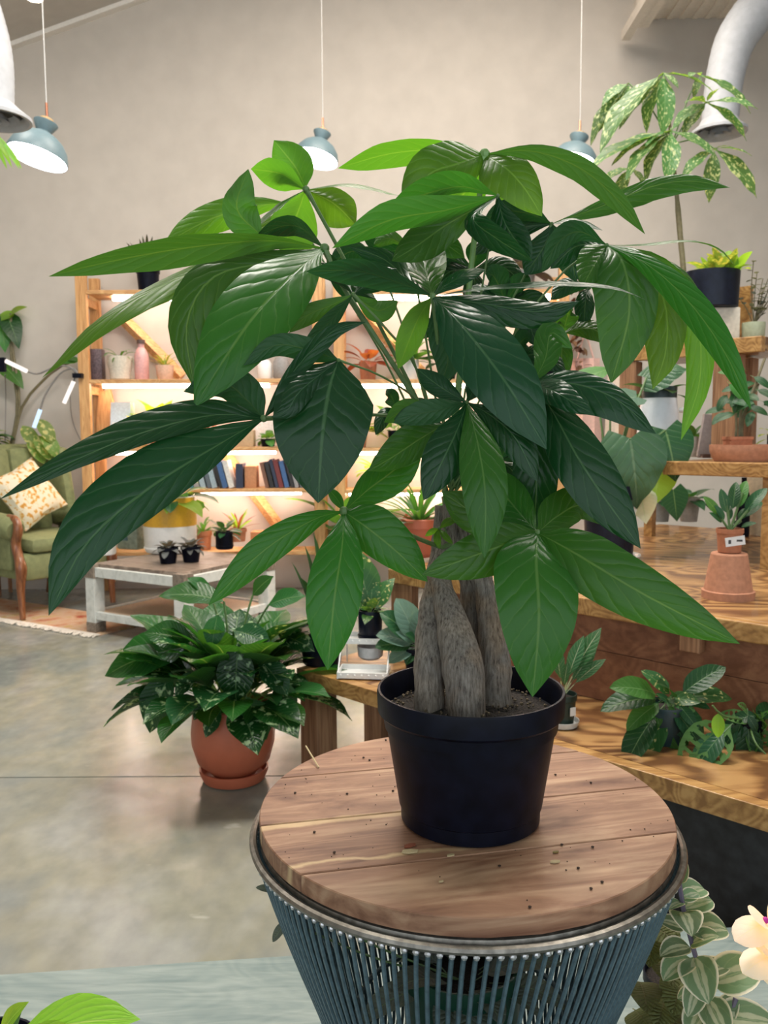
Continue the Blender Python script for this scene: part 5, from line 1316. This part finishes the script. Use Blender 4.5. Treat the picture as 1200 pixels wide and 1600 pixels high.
# clip-on grow lamp with three tubes
GL = emit('grow_tube_glow', (1.0, .90, .82), 1.1); GLB = emit('grow_tube_blue_glow', (.55, .75, 1.0), 1.2)
cl = W(117, 592, 6.02); gr = thing('clip_grow_lamp', 'gooseneck grow lamp with slim tubes clipped to the shelf upright', 'lamp', cl)
kk = m_per_px(cl); CORD = plain('grey_cable', (.20, .19, .18), .6)
def q_(x, y, Y=5.95): return W(x, y, Y)
part('clip', MB().box(q_(122, 587), 14*kk, .05, 7*kk), BLACKP, gr, smooth=False)
for pts in ([q_(122, 587), q_(116, 576), q_(95, 583), q_(72, 615), q_(63, 640)], [q_(120, 584), q_(110, 574), q_(90, 572), q_(60, 584), q_(44, 581)], [q_(122, 587), q_(118, 588), q_(115, 596)]):
    part('gooseneck', MB().tube(crom(pts, 18), 1.4*kk, 6), CORD, gr)
for a, b, mt in ((q_(115, 596), q_(100, 630), GL), (q_(63, 640), q_(53, 668), GLB), (q_(42, 580), q_(9, 564), GL)):
    part('tube', MB().tube([a, b], 3.2*kk, 8), mt, gr)
part('plug', MB().box(q_(4, 570), 9*kk, .03, 22*kk), BLACKP, gr, smooth=False)
part('cable', MB().tube(crom([q_(109, 600, 6.3), q_(112, 650, 6.3), q_(122, 680, 6.3), q_(135, 700, 6.3)], 12), .8*kk, 5), CORD, gr)
part('cable', MB().tube(crom([q_(8, 585), q_(9, 620, 6.2), q_(8, 690, 6.2)], 8), .8*kk, 5), CORD, gr)

# ================================================================== timber shelving along the back wall
ORD = ['first', 'second', 'third', 'fourth', 'fifth', 'sixth', 'seventh', 'eighth', 'ninth', 'tenth', 'eleventh', 'twelfth']
YS, YB = 5.98, 6.30
LED = emit('warm_led_glow', (1.0, .73, .60), 30.0)
SHELF_Y = [452, 592, 699, 764, 862]            # pixel heights of the boards on the left unit
def shelving(name, label, xl, xr_, ztop_px, ys, led_spans):
    pl = W(xl, 600, YS); pr_ = W(xr_, 600, YS); zt_ = W(xl, ztop_px, YS).z
    t = thing(name, label, 'shelving', Vector(((pl.x+pr_.x)/2, (YS+YB)/2, 0)))
    pw = .075
    for x in (pl.x, pr_.x):
        for y in (YS, YB-.045): part('upright', MB().box2((x-pw/2, y, 0), (x+pw/2, y+.045, zt_ - (.04 if y > YS else 0)), .003), PINE, t, smooth=False)
        for yy in ys[:-1]:
            z = W(xl, yy+4, YS).z; part('rung', MB().box2((x-.02, YS+.045, z-.085), (x+.02, YB-.046, z-.03)), PINEX, t, smooth=False)
    for i, yy in enumerate(ys):
        z = W((xl+xr_)/2, yy, YS).z
        b = part('shelf_board', MB().box2((pl.x+pw/2+.001, YS+.002, z-.028), (pr_.x-pw/2-.001, YB-.05, z), .003), PINEX, t, smooth=False)
        if i < len(led_spans) and led_spans[i]:
            a, c = led_spans[i]; xa, xc = W(a, yy, 6.1).x, W(c, yy, 6.1).x
            part('light_strip', MB().box2((xa, 6.10, z-.052), (xc, 6.13, z-.029)), LED, b, smooth=False)
    za, zb = W(xl, ys[0]+25, YS).z, W(xl, ys[1]-6, YS).z
    M_ = Matrix.Rotation(R(-35), 3, 'Y')
    part('brace', MB().tube([Vector((pl.x+.15, YB-.03, za)), Vector((pl.x+.62, YB-.03, zb))], .045, 4), PINEX, t, smooth=False)
    za, zb = W(xl, ys[2]+2, YS).z, W(xl, ys[4]-6, YS).z
    part('brace', MB().tube([Vector((pr_.x-.75, YB-.03, za)), Vector((pr_.x-.25, YB-.03, zb))], .045, 4), PINEX, t, smooth=False)
    return t
shelving('wall_shelving', 'pine plank shelving with glowing strips on the left of the back wall', 131, 497, 414, SHELF_Y, [(175, 330), (160, 420), (180, 430), (300, 470), None])
shelving('wall_shelving', 'second pine plank shelving unit seen through the leaves mid wall', 530, 880, 414, SHELF_Y, [(560, 860), (545, 860), (545, 860), (545, 860), None])
def ons(x, i, Y=6.12):
    z = W(310, SHELF_Y[i], YS).z if x < 510 else W(705, SHELF_Y[i], YS).z
    return Vector((W(x, SHELF_Y[i], Y).x, Y, z+.0005))
KS = 6.1/F
def shelf_pot(name, label, x, i, r, h, mat, kind='cyl', leaf=None, n=10, ln=24, el=(.1, 1.2), Y=6.09):
    po = potted(name, label, ons(x, i, Y), kind, r*KS, r*.82*KS, h*KS, mat, seg=20)
    c = top_of(po)
    if leaf: rosette(po, leaf, n, ln*KS, el, .015, c=c)
    return po
# top board
shelf_pot('spiky_dracaena', 'dark spiky grass plant in a black pot on the very top board', 232, 0, 18, 34, BLACKP, 'nursery', proto('strap', leafmat('blackish_leaf', (.035, .04, .03), (.05, .05, .04), nv=2), .09, 0, .25, .3), 26, 52, (.6, 1.5))
# second board
bx_ = ons(146, 1); solo('striped_box', MB().box(bx_+Vector((.02, 0, 24*KS)), 24*KS, 18*KS, 48*KS, None, .003), plain('dark_print_box', (.10, .07, .08), .5, var=.8, scale=30), 'dark printed box against the left upright of the shelving', 'box')
po = shelf_pot('bowl_planter', 'cream bowl planter with a black band holding a trailing plant', 188, 1, 19, 36, plain('cream_clay', (.60, .55, .46), .7), 'bowl', proto('strap', G_MID, .12, .2, 1.6, .2), 14, 26, (.3, 1.3))
bottle = ons(222, 1); bt_ = thing('pink_bottle', 'pink labelled bottle beside the bowl planter on the shelving', 'bottle', bottle)
part('body', MB().lathe(bottle, [(10*KS, 0), (11*KS, 2*KS), (11*KS, 38*KS), (7*KS, 48*KS), (5*KS, 50*KS), (5*KS, 56*KS)], 18), plain('pink_glass', (.62, .34, .33), .35), bt_)
part('cap', MB().lathe(bottle+Vector((0, 0, 56*KS)), [(6.5*KS, 0), (6.5*KS, 6*KS)], 14), plain('dark_cap', (.10, .06, .05), .4), bt_)
shelf_pot('parlour_palm', 'thin fronded little palm in a peach pot on the second board', 258, 1, 14, 22, plain('peach_pot', (.66, .42, .30), .6), 'cyl', proto('strap', G_YEL, .07, 0, 1.2, .2), 22, 30, (.75, 1.45))
for i, (x, w_, h_, mt, nm, lb) in enumerate([(345, 16, 30, BLACKP, 'black_jar', 'black jar on the second board near the dark leaves'), (440, 13, 34, plain('grey_stoneware', (.26, .25, .24), .6), 'grey_jar', 'grey stoneware jar on the second board'), (468, 12, 26, plain('taupe_pot', (.36, .31, .28), .6), 'taupe_jar', 'taupe jar at the right end of the second board'), (414, 11, 30, WHITEC, 'white_jar', 'white jar on the second board')]):
    solo(nm, MB().lathe(ons(x, 1), [(w_*.8*KS, 0), (w_*KS, 4*KS), (w_*KS, h_*.8*KS), (w_*.7*KS, h_*KS), (w_*.6*KS, h_*KS), (w_*.6*KS, h_*.8*KS)], 20), mt, lb, 'jar')
# third board
shelf_pot('lime_philodendron', 'lime green arrow leaved plant in a terracotta pot on the third board', 252, 2, 18, 34, TERRA, 'terra', proto('heart', G_LITE, .75, .6, .9, .1), 12, 34, (.3, 1.4))
bag = ons(192, 2); bg_ = thing('paper_bag', 'pale blue and white paper bag standing on the third board', 'bag', bag)
part('body', MB().prism([bag+Vector((-17*KS, -.05, 0)), bag+Vector((17*KS, -.05, 0)), bag+Vector((15*KS, -.02, 70*KS)), bag+Vector((-15*KS, -.02, 70*KS))], (0, .09, 0)), plain('pale_blue_paper', (.60, .68, .74), .8), bg_, smooth=False)
part('label', MB().box(bag+Vector((0, -.052, 28*KS)), 24*KS, .002, 22*KS), WHITEC, bg_, smooth=False)
solo('bark_slab', MB().prism([ons(163, 2, 6.20)+Vector(v)*KS for v in ((-12, 0, 0), (16, 0, 0), (13, 4, 30), (17, 6, 62), (10, 8, 92), (-8, 8, 88), (-12, 4, 45))], (0, .03, 0)), PINE, 'upright slab of raw wood by the left upright', 'wood slab')
shelf_pot('yellow_leaf_plant', 'yellow strappy plant in an amber pot on the third board', 222, 2, 9.5, 24, plain('amber_pot', (.60, .40, .16), .5), 'cyl', proto('strap', G_YEL, .14, .1, .9, .2), 12, 36, (.3, 1.4))
shelf_pot('pink_leaf_plant', 'pinkish leaved plant in a small clay pot on the third board', 320, 2, 13, 22, TERRAP, 'terra', proto('oval', G_RED, .5, .4, .8, .1), 14, 30, (.1, 1.3))
solo('kraft_box', MB().box(ons(376, 2)+Vector((0, 0, 13*KS)), 44*KS, .12, 26*KS, None, .003), plain('kraft_card', (.45, .33, .20), .8), 'kraft cardboard box on the third board', 'box')
shelf_pot('wax_plant', 'small round leaved plant in a black pot on the third board', 419, 2, 12, 12, BLACKP, 'cyl', proto('oval', G_MID, .6, .2, .9, .15), 12, 20, (-.3, 1.1))
card = ons(414, 2, 6.22); solo('printed_card', MB().box(card+Vector((0, 0, 24*KS)), 32*KS, .006, 46*KS, Matrix.Rotation(R(-6), 3, 'X')), plain('printed_card', (.60, .58, .56), .7, var=.35, scale=40), 'grey printed card leaning at the back of the third board', 'card', smooth=False)
solo('mint_box', MB().box(ons(458, 2)+Vector((0, 0, 12*KS)), 32*KS, .10, 24*KS, None, .003), plain('mint_card', (.36, .55, .38), .6), 'mint green box on the third board', 'box')
# fourth board: books
BC = {'navy': (.025, .035, .07), 'pale blue': (.30, .40, .46), 'white': (.62, .62, .60), 'black': (.02, .02, .022), 'teal': (.05, .20, .24), 'blue': (.05, .12, .28), 'maroon': (.16, .03, .03), 'grey': (.28, .28, .29), 'brown': (.16, .08, .05), 'slate': (.10, .13, .16)}
def books(seq, x0, lean, rowname, grp):
    x = x0
    for i, (cn, w_, h_) in enumerate(seq):
        c0 = ons(x, 3, 6.10); M_ = Matrix.Rotation(lean, 3, 'Y'); wd_ = w_*KS; hh = h_*KS
        lift = abs(sin(lean))*wd_/2
        cen = c0+M_@Vector((0, 0, hh/2))+Vector((0, 0, lift))
        b = thing('book', f'{cn} book, {ORD[i]} from the left in {rowname}' if len(seq) > 1 else 'navy book standing upright alone beside the peach box', 'book', c0, grp)
        cv = MB(); cv.box(cen+M_@Vector((-wd_/2+.002, 0, 0)), .003, .15, hh, M_); cv.box(cen+M_@Vector((wd_/2-.002, 0, 0)), .003, .15, hh, M_); cv.box(cen+M_@Vector((0, -.0765, 0)), wd_-.001, .003, hh, M_)
        part('cover', cv, plain('book_'+cn.replace(' ', '_'), BC[cn], .45, var=.2, scale=30, rnd=True), b, smooth=False)
        part('pages', MB().box(cen, wd_-.008, .145, hh-.008, M_), plain('book_pages', (.62, .56, .46), .9), b, smooth=False)
        x += w_/cos(lean)+1.5
books([('teal', 7, 38), ('grey', 8, 42), ('pale blue', 8, 43), ('slate', 6, 42), ('pale blue', 8, 45), ('black', 5, 43), ('blue', 8, 42), ('white', 8, 43)], 303, R(-14), 'the left book row', 'books in the left row')
books([('navy', 11, 38)], 377, 0, 'the pair of rows, standing upright alone', 'books in the left row')
books([('brown', 6, 40), ('black', 6, 41), ('navy', 5, 45), ('maroon', 7, 44), ('blue', 7, 42), ('black', 5, 42), ('grey', 6, 38), ('slate', 5, 32)], 420, R(-13), 'the right book row', 'books in the right row')
solo('terracotta_box', MB().box(ons(394, 3)+Vector((0, 0, 17*KS)), 18*KS, .14, 34*KS, None, .003), plain('peach_card', (.50, .24, .12), .8), 'peach cardboard box between the two book rows', 'box')
# lowest board
solo('clay_box', MB().box(ons(412, 4)+Vector((0, 0, 14*KS)), 36*KS, .14, 28*KS, None, .003), plain('clay_card', (.50, .22, .10), .8), 'orange brown box on the lowest board', 'box')
shelf_pot('grassy_plant', 'grassy plant in a clay pot on the lowest board', 446, 4, 13, 24, TERRA, 'terra', proto('strap', G_RED, .1, 0, .6, .2), 12, 30, (.4, 1.4))
shelf_pot('clay_potted_fern', 'fern in a clay pot at the left of the lowest board', 318, 4, 14, 30, TERRA, 'terra', proto('strap', G_MID, .12, 0, 1.2, .2), 14, 40, (.3, 1.4))
# second unit, seen through the crown
lv_ = {'dark': G_DARK, 'mid': G_MID, 'lite': G_LITE, 'red': G_RED, 'fuzz': G_FUZZ, 'yel': G_YEL}
for (x, i, r, h, mt, lk, shp, ln, lb) in [
    (575, 1, 14, 28, TERRA, 'red', 'oval', 34, 'rosy succulent in a terracotta pot on the second unit'),
    (640, 1, 15, 30, WHITEC, 'mid', 'heart', 34, 'green heart leaved plant in a white pot on the second unit'),
    (700, 1, 13, 26, BLACKP, 'dark', 'lance', 40, 'dark lance leaved plant on the second board behind the crown'),
    (860, 1, 17, 32, BLACKP, 'dark', 'strap', 30, 'dark grassy plant in a black pot at the right end of the second unit'),
    (560, 2, 14, 26, TERRAP, 'yel', 'oval', 34, 'yellow leaved plant in a dusty clay pot on the second unit'),
    (620, 2, 14, 26, BLACKP, 'mid', 'lance', 44, 'green lance leaved plant in a black pot on the second unit'),
    (590, 3, 14, 26, WHITEC, 'lite', 'oval', 30, 'light green plant in a white pot low on the second unit'),
    (545, 4, 12, 26, plain('pale_pot', (.5, .46, .42), .6), 'mid', 'lance', 90, 'tall spotted leaf plant in a pale pot on the lowest board'),
    (625, 4, 14, 30, TERRA, 'red', 'strap', 46, 'red strappy plant in a clay pot low on the second unit'),
    (845, 2, 14, 26, WHITEC, 'lite', 'oval', 40, 'pale plant in a white pot behind the right leaves'),
    (610, 0, 16, 30, TERRA, 'mid', 'lance', 40, 'green plant in a clay pot on the top of the second unit'),
    (820, 0, 16, 30, plain('grey_stoneware', (.26, .25, .24), .6), 'fuzz', 'oval', 40, 'grey leaved plant on the top of the second unit')]:
    shelf_pot('shelf_houseplant', lb, x, i, r, h, mt, 'cyl', proto(shp, lv_[lk], .5 if shp != 'strap' else .12, .3, .9, .15), 14, ln)
# hanging bags and the dried bunch right of the second unit
hy = 6.24
def bagthing(x0, x1, y0, y1, mt, lb):
    a, b = W(x0, y0, hy), W(x1, y1, hy); t = thing('hanging_bag', lb, 'bag', Vector(((a.x+b.x)/2, hy, b.z)))
    w_ = b.x-a.x; h_ = a.z-b.z; rows = []
    q = MB()
    for s in (-1, 1):
        rows = []
        for i in range(9):
            t_ = i/8; row = []
            for j in range(9):
                u_ = j/8*2-1
                ww = w_/2*(.8+.2*t_); row.append(Vector(((a.x+b.x)/2+u_*ww, hy+s*.045*(1-u_**4)*(.25+.75*sin(pi*min(1, t_*.9)))+.008*sin(u_*9), a.z-h_*t_)))
            rows.append(row)
        q.grid(rows)
    part('body', q, mt, t)
    for s in (-.5, .5):
        part('strap', MB().tube(crom([Vector(((a.x+b.x)/2-w_*.25, hy+.01*s, a.z-.02)), Vector(((a.x+b.x)/2, hy+.03, a.z+.16)), Vector(((a.x+b.x)/2+w_*.25, hy+.01*s, a.z-.02))], 12), .006, 6), mt, t)
    part('hook', MB().tube([Vector(((a.x+b.x)/2, hy+.0, a.z+.16)), Vector(((a.x+b.x)/2, YW-.001, a.z+.165))], .006, 6), METAL, t)
    return t
bagthing(888, 940, 560, 720, plain('blush_canvas', (.68, .44, .38), .9, var=.1), 'blush pink canvas bag hanging on the back wall')
bagthing(946, 998, 545, 700, plain('cream_canvas', (.66, .55, .45), .9, var=.1), 'cream canvas bag hanging right of the pink one')
hk = W(905, 452, 6.2); db = thing('dried_flower_bunch', 'brown dried flower bunch hanging upside down on the back wall', 'dried flowers', hk)
part('string', MB().tube([hk+Vector((0, 0, .12)), hk+Vector((0, .14, .14))], .003, 5), STEMB, db)
part('stem', MB().tube([hk+Vector((0, 0, .12)), hk+Vector((.01, 0, -.05))], .012, 7), STEMB, db)
DRY = leafmat('dried_brown_leaf', (.13, .065, .04), (.14, .07, .05), nv=3, rough=.8, trans=.1)
for i in range(60):
    z = random.uniform(-.55, .05); put_leaf(db, proto('oval', DRY, .5, 0, .4, .2), hk+Vector((random.uniform(-.05, .05), random.uniform(-.05, .05), z)), random.uniform(0, 6.28), random.uniform(-1.5, .2), .07, 0, 'petal')

# ================================================================== pendant lamps
SHADE = plain('blue_grey_enamel', (.14, .215, .245), .45, var=.05); COPPER = plain('copper_rod', (.62, .26, .16), .3, metal=.9); LWOOD = plain('lamp_wood', (.56, .38, .18), .5)
BULB = emit('cool_bulb_glow', (.86, .93, 1.0), 22.0)
INNER = plain('white_shade_inside', (.85, .87, .9), .5, var=.02)
def pendant(xc, yc, wpx, Z, tx, ty, label):
    """xc, yc: centre of the shade's mouth; tx, ty: cord top pixel"""
    p = P(xc, yc, Z); r = wpx*.5*Z/F
    t = thing('pendant_lamp', label, 'lamp', p, 'blue grey pendant lamps')
    ax = Matrix.Rotation(R(13), 3, 'Y')@Matrix.Rotation(R(-9), 3, 'X')
    pr_ = [(r, 0), (r*.985, r*.10), (r*.90, r*.36), (r*.72, r*.60), (r*.50, r*.76), (r*.30, r*.84)]
    sh = part('shade', MB().lathe(p, pr_, 40, ax, cap0=False, cap1=True), SHADE, t)
    part('shade_lining', MB().lathe(p, [(a*.975, b-.002) for a, b in pr_], 40, ax, cap0=False, cap1=True), INNER, sh)
    part('collar', MB().lathe(p, [(r*.28, r*.83), (r*.24, r*.90), (r*.40, r*1.20), (r*.40, r*1.23)], 24, ax), SHADE, t)
    part('cap', MB().lathe(p, [(r*.22, r*1.23), (r*.22, r*1.37)], 20, ax), LWOOD, t)
    top = p+ax@Vector((0, 0, r*1.37))
    part('rod', MB().tube([top, top+Vector((0, 0, r*.52))], r*.045, 8), COPPER, t)
    part('cord', MB().tube([top+Vector((0, 0, r*.52)), Vector((top.x, top.y, zl(top.x) if top.x < xr else (ZD if top.x > XD else ZT)))], .003, 6), plain('white_flex', (.55, .55, .54), .5), t)
    part('bulb', MB().lathe(p, [(r*.86, r*.10), (r*.5, r*.13), (r*.02, r*.14)], 28, ax, cap0=False, cap1=False), BULB, t)
    return t
pendant(58, 246, 93, 4.2, 52, 0, 'blue grey pendant lamp at the upper left beside the air duct')
pendant(494, 248, 70, 5.4, 483, 0, 'blue grey pendant lamp above the middle of the money tree')
pendant(896, 256, 74, 5.2, 896, 0, 'blue grey pendant lamp hanging before the speckled money tree')
# ceiling spot
p = P(54, -2, 5.2); sp_ = thing('ceiling_spot', 'small bright ceiling spot at the top left corner', 'lamp', p)
part('housing', MB().lathe(p, [(.05, .0), (.055, .02), (.055, .10), (.03, .12)], 20, cap0=False), WHITEP, sp_); part('lens', MB().lathe(p, [(.045, .01), (.001, .008)], 20, cap0=False, cap1=False), emit('warm_spot_glow', (1, .88, .7), 30), sp_)
part('stem', MB().tube([p+Vector((0, 0, .12)), Vector((p.x, p.y, zl(p.x)))], .012, 8), WHITEP, sp_)

# ================================================================== air ducts
DUCT = plain('grey_duct', (.44, .46, .49), .6, metal=.0, var=.08, scale=5)
def duct(name, label, pts, Z, rpx, flange, ribs=True):
    """pts: (x px, y px, width px)"""
    path = crom([P(x, y, Z) for x, y, w in pts], 46); rr = [v.x for v in crom([Vector((w*.5*Z/F, i*.1, 0)) for i, (x, y, w) in enumerate(pts)], 46)]
    if ribs: rr = [r*(1+.018*(i % 2)) for i, r in enumerate(rr)]
    t = thing(name, label, 'air duct', path[-1])
    part('pipe', MB().tube(path, rr, 24), DUCT, t, angle=60)
    e = path[-1]; fr = flange*.5*Z/F
    part('diffuser', MB().lathe(e, [(rr[-1], .03), (fr*.75, .0), (fr, -.03), (fr, -.045), (fr*.92, -.045), (fr*.75, -.015)], 32, cap0=False, cap1=False), DUCT, t)
    for a_, z_ in ((.68, -.03), (.42, -.045), (.2, -.05)): part('vane', MB().lathe(e, [(fr*a_, z_), (fr*(a_-.16), z_+.03), (fr*(a_-.17), z_+.024), (fr*(a_-.02), z_-.006)], 28, cap0=False, cap1=False), DUCT, t)
    part('throat', MB().lathe(e+Vector((0, 0, -.008)), [(fr*.74, 0), (.002, .001)], 24, cap0=False, cap1=False), BLACKB, t)
    return t
duct('air_duct', 'curved grey air duct with round diffuser at the upper right', [(1330, -75, 74), (1225, -22, 72), (1160, 45, 66), (1135, 110, 58), (1124, 196, 54)], 4.9, 54, 84)
duct('air_duct', 'pale air duct with round diffuser cut by the left frame edge', [(-60, -60, 70), (-25, 40, 66), (-12, 100, 62), (-10, 172, 60)], 3.75, 54, 112)

# fern frond at the left frame edge, hanging from a pot out of view
p = P(-60, 190, 3.4); fb = thing('hanging_fern', 'feathery fern hanging at the left edge below the air duct', 'potted plant', p)
part('pot', MB().lathe(p+Vector((0, 0, -.16)), [(.07, 0), (.10, .16), (.095, .16), (.09, .14)], 20), TERRA, fb)
part('hanger', MB().tube([p, p+Vector((0, 0, 1.7))], .004, 5), STEMB, fb)
for i in range(14):
    a_ = random.uniform(-1.2, 1.2); tip = P(-20+random.uniform(-20, 62), 235+random.uniform(-8, 34), 3.4+random.uniform(-.1, .1))
    aim_leaf(fb, proto('strap', G_LITE, .10, 0, .8, .2), p+Vector((.06, 0, 0)), tip, k=.4)

# ================================================================== foreground plants on the platform
# cream striped spiderwort
b = G(1118, 1760, pz); zf = depth(b)
trd = potted('striped_spiderwort', 'cream and green striped spiderwort climbing beside the right of the table', b, 'nursery', .07, .055, .10, BLACKP)
c = top_of(trd)
zf = 1.10
def pf(x, y, dz=0): return P(x, y, zf+dz)
k = zf/F
VST = plain('violet_stem', (.12, .10, .15), .5)
st1 = [c, pf(1125, 1620), pf(1098, 1535), pf(1075, 1450), pf(1062, 1395), pf(1058, 1360)]
stems(trd, [st1, [c, pf(1128, 1640), pf(1140, 1590), pf(1150, 1560)]], 4.0*k, VST)
TL = proto('oval', G_TRAD, .62, 0, .5, .35); TL2 = proto('oval', G_TRAD, .76, 0, .9, .3)
for (x0, y0, x1, y1, dz, q) in ((1065, 1405, 1092, 1392, .0, 1), (1065, 1410, 1045, 1415, -.02, 0), (1068, 1420, 1115, 1402, .02, 0), (1066, 1425, 1080, 1440, -.05, 1), (1062, 1400, 1103, 1382, .03, 0), (1070, 1450, 1032, 1436, 0, 0), (1075, 1455, 1140, 1440, .0, 1), (1080, 1475, 1115, 1458, -.03, 0), (1078, 1480, 1034, 1480, -.01, 1),
                             (1082, 1500, 1036, 1515, -.02, 1), (1085, 1495, 1098, 1548, -.06, 1), (1090, 1520, 1140, 1505, 0, 0), (1112, 1535, 1186, 1508, -.02, 1), (1092, 1530, 1078, 1585, -.03, 0), (1105, 1560, 1130, 1610, -.05, 1), (1115, 1590, 1210, 1595, -.03, 0), (1105, 1570, 1075, 1610, -.03, 1), (1062, 1380, 1070, 1347, 0, 0), (1120, 1600, 1150, 1555, 0, 0), (1095, 1545, 1060, 1560, 0, 0)):
    aim_leaf(trd, TL2 if q else TL, pf(x0, y0, .0), pf(x1, y1, dz), random.uniform(-.3, .3), k=.3)
# orchid
b = G(1275, 1700, pz); orc = potted('orchid', 'cream orchid with magenta throat at the right frame edge', b, 'cyl', .06, .05, .11, WHITEC); c = top_of(orc)
zf = 1.05; PET = leafmat('orchid_petal', (.80, .73, .71), (.76, .68, .66), vein=(.6, .4, .4), veinamt=.2, nv=5, rough=.5, trans=.3, bmp=.08, hv=.04)
stems(orc, [[c, pf(1262, 1620), pf(1235, 1520), pf(1208, 1436)], [pf(1240, 1540), pf(1225, 1520), pf(1210, 1500)]], 2.4*k, STEMG)
for (cx, cy) in ((1200, 1440), (1212, 1490)):
    for (dx, dy) in ((-48, 22), (-8, 48), (20, -30), (42, 14), (-20, -18)): aim_leaf(orc, proto('round', PET, .75, 0, .6, -.2), pf(cx, cy), pf(cx+dx, cy+dy, -.02), k=.4, name='petal')
    part('throat', MB().ball(pf(cx-4, cy-2, -.012), 5*k, 8, 6), plain('magenta_throat', (.45, .01, .25), .5), orc)
# puckered olive plant between table and spiderwort
b = G(1075, 1690, pz)+Vector((.03, .14, 0)); puc = potted('puckered_coleus', 'olive puckered leaved plant behind the right side of the wire base', b, 'nursery', .06, .05, .09, BLACKP); c = top_of(puc); zf = 1.22
PUC = leafmat('puckered_olive_leaf', (.13, .15, .06), (.20, .17, .12), vein=(.3, .28, .18), nv=14, slant=2, rough=.6, bmp=.9, trans=.2)
for (x, y) in ((1020, 1470), (1045, 1500), (1010, 1540), (1040, 1570), (1075, 1590), (1005, 1590), (1060, 1545), (1030, 1440), (1070, 1610), (1000, 1620)):
    aim_leaf(puc, proto('oval', PUC, .62, .25, .9, .2), pf(x, y).lerp(c, .0)+Vector((random.uniform(-.02, .02), .04, random.uniform(-.035, .0))), pf(x, y, -.03), random.uniform(-.4, .4), k=.3)
# green planter standing inside the wire base
b = Vector((TC.x, TC.y+.02, pz+.0005)); ins = potted('planter_inside_table', 'dark green planter with grey leaves standing inside the wire table base', b, 'cyl', .085, .075, .30, plain('bottle_green_glaze', (.006, .05, .028), .3)); c = top_of(ins)
rosette(ins, proto('oval', G_GREY, .5, .2, .9, .2), 14, .10, (.0, .8), .04, c=c)
# its soft grey leaves peep out behind the rim on the left
zf = 1.16
for (x0, y0, x1, y1) in ((430, 1392, 401, 1384), (450, 1440, 422, 1470)):
    b0 = pf(x0, y0); aim_leaf(ins, proto('oval', G_GREY, .4, 0, .5, .2), b0, pf(x1, y1), k=.2); stems(ins, [[c, c.lerp(b0, .5)+Vector((0, 0, -.01)), b0]], .0015, STEMG)
# lime leaf at the bottom left
b = G(-20, 1760, pz); lime = potted('lime_dumb_cane', 'lime green leafed plant at the bottom left corner on the platform', b, 'nursery', .08, .065, .12, BLACKP); c = top_of(lime); zf = .98
LIM = leafmat('lime_leaf', (.22, .42, .04), (.2, .38, .08), vein=(.5, .66, .2), nv=5, slant=4, veinamt=.6, rough=.4, trans=.35)
stems(lime, [[c, pf(10, 1640), pf(32, 1568)]], 5*k, STEMG)
for (x0, y0, x1, y1, dz) in ((25, 1622, 193, 1576, -.04), (10, 1640, 60, 1595, .02), (0, 1620, 30, 1568, -.02), (-20, 1650, 20, 1590, .02), (10, 1640, 120, 1625, -.06), (-30, 1640, -90, 1580, -.03)):
    aim_leaf(lime, proto('lance', LIM, .38, 0, .5, .25), pf(x0, y0), pf(x1, y1, dz), k=.3)
